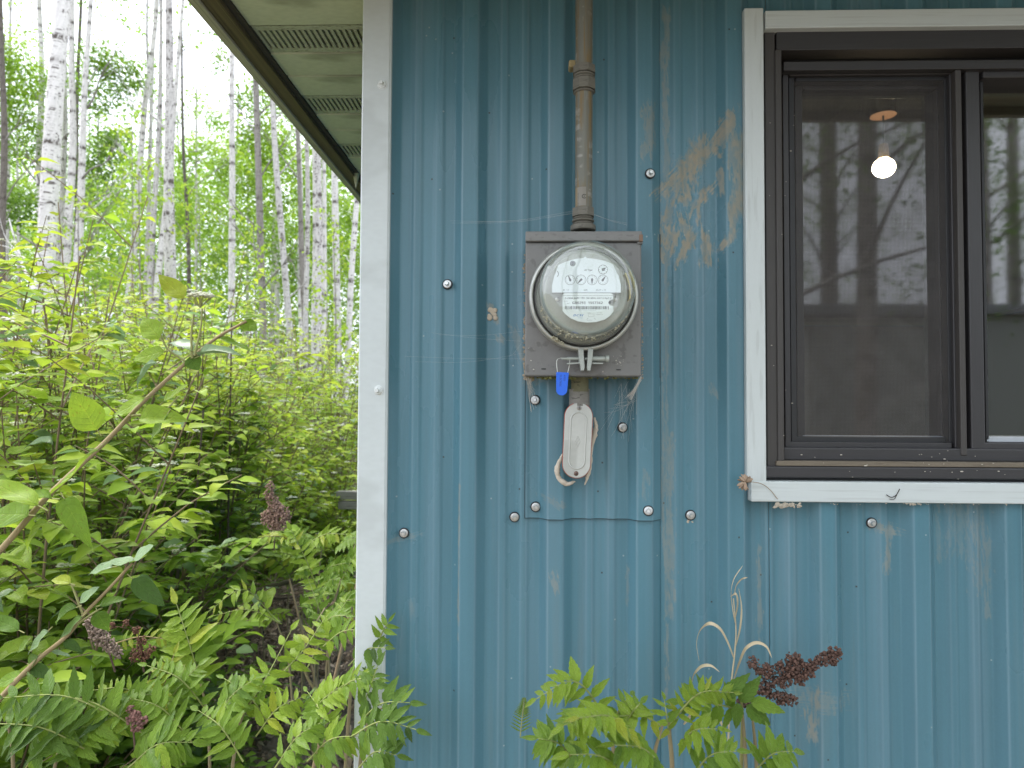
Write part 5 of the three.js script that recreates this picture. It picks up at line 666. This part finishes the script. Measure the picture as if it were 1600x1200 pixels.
// [px at row 68, px at row 400, width px, distance, bark, limbs in view, label]
const TREES = [
  [61, 66, 13, 13, 0, 4, 'slender white birch trunk second from the left, left of the thickest white trunk'], [94, 70, 25, 7.6, 0, 1, 'thickest white birch trunk at the left, leaning right with dark knots'], [104, 95, 10, 13.5, 1, 0, 'thin birch trunk half hidden just right of the thickest white trunk'],
  [113, 105, 13, 11.5, 0, 1, 'straight white birch trunk with rust brown knots, right of the thickest one'], [123, 118, 7, 14, 3, 2, 'dark thin trunk between two white birch trunks at the left'], [139, 120, 12, 11, 0, 5, 'white birch trunk leaning right with grey limbs reaching right'],
  [237, 206, 10, 12.5, 0, 3, 'forked birch trunk leaning right beside the bright sapling'], [232, 234, 6, 14, 1, 0, 'thin grey birch behind the bright sapling'], [250, 238, 9, 12, 1, 2, 'birch trunk with brown collar marks left of the spotted birch'], [262, 266, 16, 9, 1, 1, 'straight birch trunk covered in dark spots, left of the sky gap'],
  [281, 250, 9, 12, 0, 0, 'pale birch trunk leaning right behind the spotted birch'], [284, 293, 6, 13, 3, 4, 'crooked dark thin trunk at the left edge of the sky gap'], [364, 362, 9, 11, 0, 0, 'single smooth white birch trunk standing in front of the sky gap'], [398, 406, 10, 10.5, 2, 6, 'grey trunk with crooked bare limbs left of the eave'],
  [420, 443, 9, 10.5, 1, 3, 'birch trunk leaning left that disappears behind the eave'], [458, 472, 9, 12, 2, 3, 'crooked grey trunk below the middle of the eave'], [465, 470, 6, 13, 0, 0, 'thin pale trunk beside the crooked grey trunk'], [476, 479, 7, 11.5, 1, 0, 'thin pinkish trunk among the group below the eave'], [490, 494, 14, 9.5, 1, 0, 'sturdy birch with dark rough lower bark near the house corner'], [509, 507, 7, 11.5, 0, 0, 'thin birch right of the sturdy dark barked one'], [520, 525, 10, 10, 0, 0, 'white birch trunk with spaced dark marks close to the house corner'], [572, 552, 8, 10, 0, 0, 'leaning birch trunk nearest to the white corner trim'], [3, 6, 9, 10, 3, 3, 'dark trunk at the left edge of the picture'],
];
const crownRng = rngOf(321);
// leaf clouds seen in the photo: [px, py, distance, radius px, leaves, tone low, tone high]
const CL = [
  [15, 90, 12, 40, 620, 1.2, 3.2], [10, 150, 12, 44, 620, 1, 3], [50, 130, 13, 36, 420, 1, 3], [30, 215, 12.5, 44, 560, 0.5, 2.2], [70, 200, 14, 36, 380, 0.7, 2.4], [20, 320, 11, 38, 560, 0.2, 1.6], [55, 300, 14, 26, 220, 1.2, 3], [95, 110, 14, 36, 320, 0.8, 2.6], [90, 240, 14.5, 34, 260, 0.6, 2.2],
  [160, 95, 12, 32, 320, 0.8, 2.6], [190, 115, 12, 28, 300, 0.8, 2.4], [150, 150, 12.5, 32, 320, 0.6, 2], [200, 145, 13, 24, 160, 0.6, 2], [160, 250, 13, 34, 420, 0, 1.3], [175, 215, 13, 24, 200, 0.3, 1.6], [140, 290, 14, 36, 320, 0.3, 1.6],
  [345, 95, 13, 18, 90, 1, 2.6], [330, 180, 15, 26, 160, 1.2, 3], [320, 235, 15, 32, 320, 1.4, 3.2], [350, 260, 14, 30, 320, 1.2, 3], [395, 150, 13, 30, 260, 1, 2.8], [400, 205, 13, 36, 420, 1, 3], [430, 240, 13, 38, 480, 1.2, 3], [385, 280, 13.5, 36, 420, 1, 3], [450, 180, 14, 28, 240, 1, 2.8], [460, 290, 14, 38, 420, 1, 3], [500, 260, 14, 30, 300, 1.2, 3], [510, 330, 14, 38, 420, 0.8, 2.6], [545, 330, 13, 26, 240, 1.2, 3], [415, 340, 14, 44, 520, 0.8, 2.6], [300, 330, 14, 38, 420, 1, 2.8], [310, 140, 17, 20, 60, 1.4, 3], [545, 400, 13, 34, 320, 0.9, 2.6], [470, 400, 13, 50, 620, 0.4, 2], [370, 390, 13, 40, 420, 0.8, 2.6], [260, 300, 15, 40, 400, 0.6, 2.4], [225, 90, 16, 14, 40, 1, 2.5], [290, 250, 15, 18, 120, 1, 2.6], [440, 120, 13, 26, 180, 1, 2.6], [520, 200, 14, 30, 260, 1, 2.8],
].map(([px, py, d, r, n, lo, hi]) => ({ p: at(px, py, dep(d)), px, py, d, r: r / F * d, n, lo, hi }));
TREES.forEach(([pt, pb, w, d, bk, limbs, label], ti) => {
  const R = rngOf(1000 + ti), z = dep(d), a = at(pb, 400, z), b = at(pt, 68, z), gy = groundH(a.x, z), slope = (b.x - a.x) / (b.y - a.y), r = w / 2 / F * d, H = 11 + 5 * R(), X = (y) => a.x + slope * (y - a.y) * (y > b.y ? 1 - 0.04 * (y - b.y) : 1) + 0.03 * (d / 10) * (fbm(y * 0.9, ti, 50, 2) - 0.5) * 2;
  const t = thing('birch_tree', label, 'birch tree', [X(0), gy, z]), pts = []; for (let k = 0; k <= 10; k++) { const y = lerp(gy - 0.1, H, (k / 10) ** 1.1); pts.push(V(X(y), y, z + 0.04 * Math.sin(y * 1.3 + ti))); }
  const mb = bk === 3 ? barkDark : barks[bk], trunk = part('trunk', tube(pts, (u) => r * (1.16 - 0.2 * u * 3) * (u < 0.3 ? 1 : 1) * (u > 0.3 ? 1.05 - (u - 0.3) * 1.1 : 1) + 0.006, 12, 40), mb, t);
  const B = new Batch(), br = [], mine = CL.filter((c) => { let best = 1e9, bi = 0; TREES.forEach((q, i) => { const e = Math.abs(lerp(q[0], q[1], (c.py - 68) / 332) - c.px) + 14 * Math.abs(q[3] - c.d); if (e < best) { best = e; bi = i; } }); return bi === ti; });
  const limb = (from, to, r0) => { const m = from.clone().lerp(to, 0.5); m.y -= 0.12 * from.distanceTo(to) * (R() - 0.3); m.x += (R() - 0.5) * 0.18; m.z += (R() - 0.5) * 0.1; const q = from.clone().lerp(to, 0.25); q.x += (R() - 0.5) * 0.06; br.push(tube([from, q, m, to], [r0, r0 * 0.25], 5, 10)); return m; };
  const T = (y) => V(X(y), y, z);
  for (let k = 0; k < limbs; k++) { const y = lerp(3.2, 6.6, (k + R()) / limbs) * d / 11, s = R() < 0.5 && ti !== 5 ? -1 : 1, L = 0.6 + 0.9 * R(), m = limb(T(y), T(y).add(V(s * L * (0.5 + 0.4 * R()), L * (0.6 + 0.6 * R()), (R() - 0.5) * 0.8)), r * 0.32); for (let q = 0; q < 3; q++) limb(m, m.clone().add(V(s * (0.2 + 0.5 * R()), 0.2 + 0.5 * R(), (R() - 0.5) * 0.5)), r * 0.13); }
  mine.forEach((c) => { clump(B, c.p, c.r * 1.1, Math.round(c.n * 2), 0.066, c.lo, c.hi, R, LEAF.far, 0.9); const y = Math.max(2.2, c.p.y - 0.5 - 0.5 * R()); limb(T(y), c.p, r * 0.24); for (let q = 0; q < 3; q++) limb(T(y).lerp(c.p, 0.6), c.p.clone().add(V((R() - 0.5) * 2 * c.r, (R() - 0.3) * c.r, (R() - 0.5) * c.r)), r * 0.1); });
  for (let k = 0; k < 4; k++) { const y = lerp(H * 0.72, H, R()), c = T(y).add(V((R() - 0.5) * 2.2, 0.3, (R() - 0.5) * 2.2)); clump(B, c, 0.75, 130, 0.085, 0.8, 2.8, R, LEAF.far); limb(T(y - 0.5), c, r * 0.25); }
  br.forEach((g) => part('branch', g, bk === 3 || limbs > 3 ? barks[2] : mb, trunk));
  part('crown', B.geometry(), mLeafV, t).userData.kind = 'stuff';
});
// bright young aspens in front of the trunks
[[205, 255, 8.2, 62, 150, 'bright young aspen sapling in front of the forked birches'], [215, 345, 7.6, 70, 170, 'light green young aspen low in front of the left birches'], [120, 370, 8, 62, 130, 'young aspen half hidden behind the shrub tops at the left'], [310, 370, 8.4, 56, 130, 'young aspen right of the spotted birch'], [395, 395, 7.6, 48, 110, 'yellowish young aspen in front of the grey trunk with bare limbs'], [520, 400, 8, 50, 120, 'young aspen beside the house corner under the eave']].forEach(([px, py, d, r, n, label], i) => {
  const R = rngOf(1200 + i), z = dep(d), c = at(px, py, z), rr = r / F * d, gy = groundH(c.x, z), t = thing('aspen_sapling', label, 'sapling', [c.x - 0.1, gy, z], 'young aspens'), tw = [], B = new Batch(), top = V(c.x, c.y + rr * 1.15, z), foot = V(c.x - 0.1, gy, z); let single = 0;
  part('trunk', tube([foot, V(c.x + 0.05, lerp(gy, top.y, 0.5), z), top], [0.016, 0.004], 6, 14), barks[2], t);
  for (let k = 0; k < 26; k++) { const u = lerp(0.35, 1, (k + R()) / 26), p = foot.clone().lerp(top, u), a = R() * 6.28, L = rr * (1.25 - 0.8 * u) * (0.5 + 0.7 * R()) + 0.08, e = p.clone().add(V(Math.cos(a) * L, L * 0.5, Math.sin(a) * L)); tw.push(tube([p, p.clone().lerp(e, 0.5).add(V(0, 0.03, 0)), e], [0.004, 0.0012], 4, 5));
    const cv = new THREE.LineCurve3(p, e); for (let q = 0; q < n / 6; q++) { const s = cv.getPoint(0.15 + 0.85 * R()).add(V((R() - 0.5) * 0.14, (R() - 0.5) * 0.12, (R() - 0.5) * 0.14)), az = R() * 6.28, dir = V(Math.cos(az), -0.6, Math.sin(az)), up = V((R() - 0.5) * 1.2, 0.7, (R() - 0.5) * 1.2 + 0.3), len = 0.046 * (0.7 + 0.6 * R()), T = lerp(2.1, 3.8, R()); if (single < 40 && R() < 0.12) { single++; leafMesh(t, LEAF.round[Math.floor(R() * 2)], LM[clamp(Math.round(T), 0, 4)], s, dir, up, len, len); } else B.add(LEAF.far[0], s, dir, up, len * 1.1, len * 1.2, tone(T, R)); } }
  part('twig', tw, barks[2], t); part('foliage', B.geometry(), mLeafV, t).userData.kind = 'stuff';
});
// thin far trunks
{
  let proto = null; const R = rngOf(77);
  for (let k = 0; k < 22; k++) {
    const px = lerp(-60, 575, (k + R()) / 22), d = lerp(18, 32, R()), p = at(px, 600, dep(d)), rot = (R() - 0.5) * 0.09, sc = 0.8 + 0.5 * R();
    let t = proto; if (!proto) { t = proto = thing('distant_birch', 'thin pale birch far back in the woods', 'birch tree', [0, 0, 0], 'thin birches far back in the woods'); part('trunk', tube([V(0, 0, 0), V(0.05, 5, 0), V(-0.05, 12, 0.1)], [0.085, 0.03], 7, 12), barks[1], t); const B = new Batch(); for (let q = 0; q < 10; q++) clump(B, V((R() - 0.5) * 2, 5.5 + q * 0.7, (R() - 0.5) * 2), 0.8, 90, 0.11, 0.8, 2.6, R, LEAF.far); part('crown', B.geometry(), mLeafV, t).userData.kind = 'stuff'; }
    else { t = proto.clone(); t.name = numbered('distant_birch'); scene.add(t); }
    t.position.set(p.x, groundH(p.x, p.z), p.z); t.rotation.set(0, R() * 6.28, rot); t.scale.setScalar(sc);
  }
}
// far woods and ground cover: masses nobody could count
{
  const R = rngOf(55), B = new Batch(); for (let k = 0; k < 2900; k++) { const d = lerp(16, 38, Math.sqrt(R())), px = k < 2300 ? lerp(-140, 590, R()) : lerp(590, 850, R()), py = lerp(640, 215, Math.pow(R(), 1.05)), p = at(px, py, dep(d)), open = fbm(px / 60, py / 60, 61, 3); if (p.y < 0.2 || (py < 320 && open > 0.5)) continue; clump(B, p, 0.7 + 0.7 * R(), 56, 0.16, 0.8, lerp(3.6, 2.4, R()), R, LEAF.far); }
  tag(part('distant_woods', B.geometry(), mLeafV, scene), 'mass of distant light green woods behind the birch trunks', 'woods', null, 'stuff');
}
{
  const R = rngOf(58), B = new Batch(); // small herbs over the floor, thinner beside the house
  for (let k = 0; k < 21000; k++) { const d = lerp(1.9, 15, R() ** 1.25), px = lerp(-140, 556, R()), p = at(px, 700, dep(d)), gy = groundH(p.x, p.z), dense = fbm(p.x * 1.5, p.z * 1.5, 91, 3); if ((px > 390 && d < 6.5 && dense < 0.58) || (groundH(p.x, p.z) > 0.22 && d < 4.5 && R() < 0.85)) continue; if (dense < 0.36) continue; const a = R() * 6.28, h = 0.04 + (d > 5 ? 0.8 : 0.45) * R() * R(); for (let q = 0; q < 3; q++) B.add(LEAF.far[0], V(p.x + (R() - 0.5) * 0.08, gy + h + 0.03 * q, p.z + (R() - 0.5) * 0.08), V(Math.cos(a + q * 2.1), 0.1 - 0.3 * R(), Math.sin(a + q * 2.1)), V((R() - 0.5) * 0.6, 1, (R() - 0.5) * 0.6), 0.05 * (0.6 + R()), 0.045, tone(lerp(0.8, d > 4 ? 3.6 : 2.6, R()), R)); }
  tag(part('undergrowth', B.geometry(), mLeafV, scene), 'low green herbs covering the forest floor between the shrubs', 'undergrowth', null, 'stuff');
}
{
  const R = rngOf(63), n = 11000, g = leafTemplate(3, ovate(0.36), 0.3, 0.9), im = new THREE.InstancedMesh(g, std([1, 1, 1], 0.9, { side: THREE.DoubleSide }), n), m = new THREE.Matrix4(), c = new THREE.Color(), e = new THREE.Euler(), q = new THREE.Quaternion();
  for (let k = 0; k < n; k++) { const d = lerp(1.3, 8, R()), px = lerp(-100, 590, Math.sqrt(R())), p = at(px, 800, dep(d)), s = 0.016 + 0.034 * R() * R(); if (k > 5000) p.set(-1.3 + 0.55 * (R() + R() + R() - 1.5), 0, -2.2 + 1.1 * (R() + R() + R() - 1.5)); p.y = groundH(p.x, p.z) + 0.008 + 0.03 * R(); q.setFromEuler(e.set((R() - 0.5) * 1.1, R() * 6.28, (R() - 0.5) * 1.1)); m.compose(p, q, V(s, s, s)); im.setMatrixAt(k, m); const t = R(); im.setColorAt(k, c.setRGB(lerp(0.26, 0.58, t), lerp(0.18, 0.44, t), lerp(0.12, 0.32, t))); }
  im.name = 'leaf_litter'; scene.add(shade(tag(im, 'dead brown leaves littering the ground beside the house corner', 'leaf litter', null, 'stuff')));
  const tw = []; for (let k = 0; k < 1100; k++) { const d = lerp(1.8, 7, R()), px = lerp(-60, 575, Math.sqrt(R())), p = at(px, 800, dep(d)); if (k > 380) p.set(-1.3 + 0.6 * (R() + R() + R() - 1.5), 0, -2.1 + 1.1 * (R() + R() + R() - 1.5)); p.y = groundH(p.x, p.z) + 0.015 + 0.06 * R(); const a = R() * 6.28, L = 0.1 + 0.4 * R(), b = p.clone().add(V(Math.cos(a) * L, (R() - 0.4) * 0.12, Math.sin(a) * L)); tw.push(tube([p, p.clone().lerp(b, 0.5).add(V((R() - 0.5) * 0.06, 0.02, 0)), b], [0.0028 * (0.4 + R()), 0.0009], 4, 5)); }
  tag(part('fallen_twigs', tw, std([0.2, 0.15, 0.11], 0.9), scene), 'dead twigs and stalks scattered over the brown litter', 'twigs', null, 'stuff');
  // bare dead stems and one mossy bough lying across
  const fb = thing('fallen_bough', 'mossy grey bough lying across the litter behind the feathery leaves', 'fallen branch', at(400, 930, dep(3.4)).toArray()); part('bough', tube([[250, 905], [330, 925], [380, 932], [430, 915], [470, 905], [530, 912]].map(([x, y]) => at(x, y, dep(3.4))), [0.02, 0.009], 7, 30), std([0.16, 0.14, 0.09], 0.9), fb); part('twig', [tube([[470, 905], [520, 890], [560, 895]].map(([x, y]) => at(x, y, dep(3.4))), [0.006, 0.002], 5, 10), tube([[380, 932], [440, 935], [520, 925]].map(([x, y]) => at(x, y, dep(3.3))), [0.007, 0.002], 5, 10)], mStemD, fb);
  [[362, 505, 355, 905, 3.0, 'tall bare dark stem standing between the dogwoods'], [452, 905, 470, 975, 2.4, 'straw brown broken stalk before the litter near the corner'], [318, 640, 296, 900, 2.6, 'pale grey dead stem leaning among the shrubs'], [575, 840, 548, 955, 1.75, 'thin leaning stem close to the corner trim']].forEach(([x0, y0, x1, y1, d, l]) => { const a = at(x0, y0, dep(d)), b = at(x1, y1, dep(d)), f = b.clone().add(b.clone().sub(a).normalize().multiplyScalar(0.6)); const t = thing('dead_stem', l, 'stem', [f.x, f.y, f.z]); part('stalk', tube([f, b, a], [0.0065, 0.003], 6, 12), d < 2.5 && x0 > 440 ? std([0.36, 0.26, 0.16], 0.85) : mStemD, t); });
}
// ---------------------------------------------------------------- weathered wooden rails by the corner
{
  const d = 4.6, z = dep(d), R = rngOf(3), m = std([0.27, 0.26, 0.24], 0.85, { map: grime(512, 64, 181, 0.5, 0, 0.5, 0.4, 4) }), a = at(526, 785, z), t = thing('wooden_rail', 'weathered grey wooden rails ending just left of the house corner', 'fence', [a.x, groundH(a.x, z), z]);
  [[768, 781], [784, 796]].forEach(([y0, y1], k) => part('rail', box(at(525 + k * 3, y0, z).x, -0.42, at(540, y1, z).y, at(540, y0, z).y, z - 0.06 - k * 0.01, z, 0.004), m, t)); part('post', box(-0.9, -0.82, -0.1, at(540, 762, z).y, z - 0.15, z - 0.071, 0.004), m, t);
}
// ---------------------------------------------------------------- what stands behind the viewer and shows in the panes
{
  const shed = thing('metal_shed', 'ribbed grey green metal shed mirrored in the window panes', 'shed', [5.3, 0, 6.4]), P = [], n = 56, mS = std([0.24, 0.27, 0.25], 0.5), y1 = 2.38, x0 = 2.55, x1 = 9.5, z0 = 5.0, z1 = 7.2; const sh = new THREE.Shape(); sh.moveTo(x0, 0); for (let k = 0; k < n; k++) { const a = lerp(x0, x1, k / n), w = (x1 - x0) / n; sh.lineTo(a + w * 0.6, 0); sh.lineTo(a + w * 0.7, -0.02); sh.lineTo(a + w * 0.9, -0.02); sh.lineTo(a + w, 0); } sh.lineTo(x1, 0.05); sh.lineTo(x0, 0.05); sh.closePath();
  part('wall', new THREE.ExtrudeGeometry(sh, { depth: y1, bevelEnabled: false }).rotateX(-Math.PI / 2).translate(0, 0, z0).applyMatrix4(new THREE.Matrix4()), mS, shed); part('side_wall', [box(x0, x0 + 0.08, 0, y1, z0 + 0.06, z1), box(x1 - 0.08, x1, 0, y1, z0 + 0.06, z1), box(x0 + 0.09, x1 - 0.09, 0, y1, z1 - 0.08, z1)], mS, shed); part('roof', box(x0 - 0.15, x1 + 0.15, y1 + 0.002, y1 + 0.1, z0 - 0.12, z1 + 0.15, 0.01), std([0.2, 0.21, 0.22], 0.55), shed);
  const R = rngOf(44); const protos = [];
  // [x, z, height, trunk radius, dark]
  [[2.0, 4.6, 12, 0.13, 1], [2.72, 4.4, 12, 0.1, 1], [1.62, 4.2, 10, 0.05, 1], [4.6, 9.4, 13, 0.14, 0], [6.3, 8.4, 12, 0.13, 0], [7.4, 9.4, 13, 0.12, 1], [0.2, 8.5, 12, 0.12, 0], [-2.8, 7.5, 13, 0.13, 0], [3.4, 11.5, 14, 0.14, 1], [10.5, 8.5, 12, 0.13, 1], [6.1, 13, 14, 0.15, 1], [-1.2, 11.5, 14, 0.14, 1], [12, 4.5, 12, 0.14, 0]].forEach(([x, z, h, r, dk], i) => {
    const t = thing('poplar_tree', 'leafy tree behind the viewer, seen only mirrored in the window panes', 'tree', [x, groundH(x, z), z], 'trees mirrored in the window'), y0 = groundH(x, z); part('trunk', tube([V(x, y0, z), V(x + 0.1 * (R() - 0.5), h / 2, z), V(x + (R() - 0.5) * 0.5, h, z)], [r, r * 0.25], 8, 14), i % 3 ? barks[2] : barkDark, t);
    const B = new Batch(), br = []; for (let k = 0; k < 15; k++) { const y = lerp(h * (dk ? 0.24 : 0.3), h, (k + R()) / 15), a = R() * 6.28, L = (0.7 + 1.2 * R()) * (1.15 - 0.6 * y / h), c = V(x + Math.cos(a) * L, y + 0.3, z + Math.sin(a) * L * 0.8); clump(B, c, 0.65 + 0.4 * R(), 420, 0.05, dk ? 0 : 0.5, dk ? 1.3 : 2.2, R, LEAF.far); br.push(tube([V(x, y - 0.4, z), V(x, y - 0.4, z).lerp(c, 0.5).add(V(0, 0.1, 0)), c], [0.028, 0.008], 4, 5)); }
    part('branch', br, barks[2], t); part('crown', B.geometry(), mLeafV, t).userData.kind = 'stuff';
  });
}
{
  const R = rngOf(66), B = new Batch(); for (let k = 0; k < 420; k++) { const z = lerp(11, 19, R()), x = lerp(-3, 20, R()), y = lerp(1, 10.5, R() ** 1.2); if (fbm(x * 0.5, y * 0.5, 67, 3) > 0.5) continue; clump(B, V(x, y, z), 0.7 + 0.5 * R(), 70, 0.11, 0, 1.6, R, LEAF.far); }
  tag(part('woods_behind', B.geometry(), mLeafV, scene), 'dark mass of woods mirrored softly in the window panes', 'woods', null, 'stuff');
}
scene.updateMatrixWorld(true);
renderer.render(scene, camera);
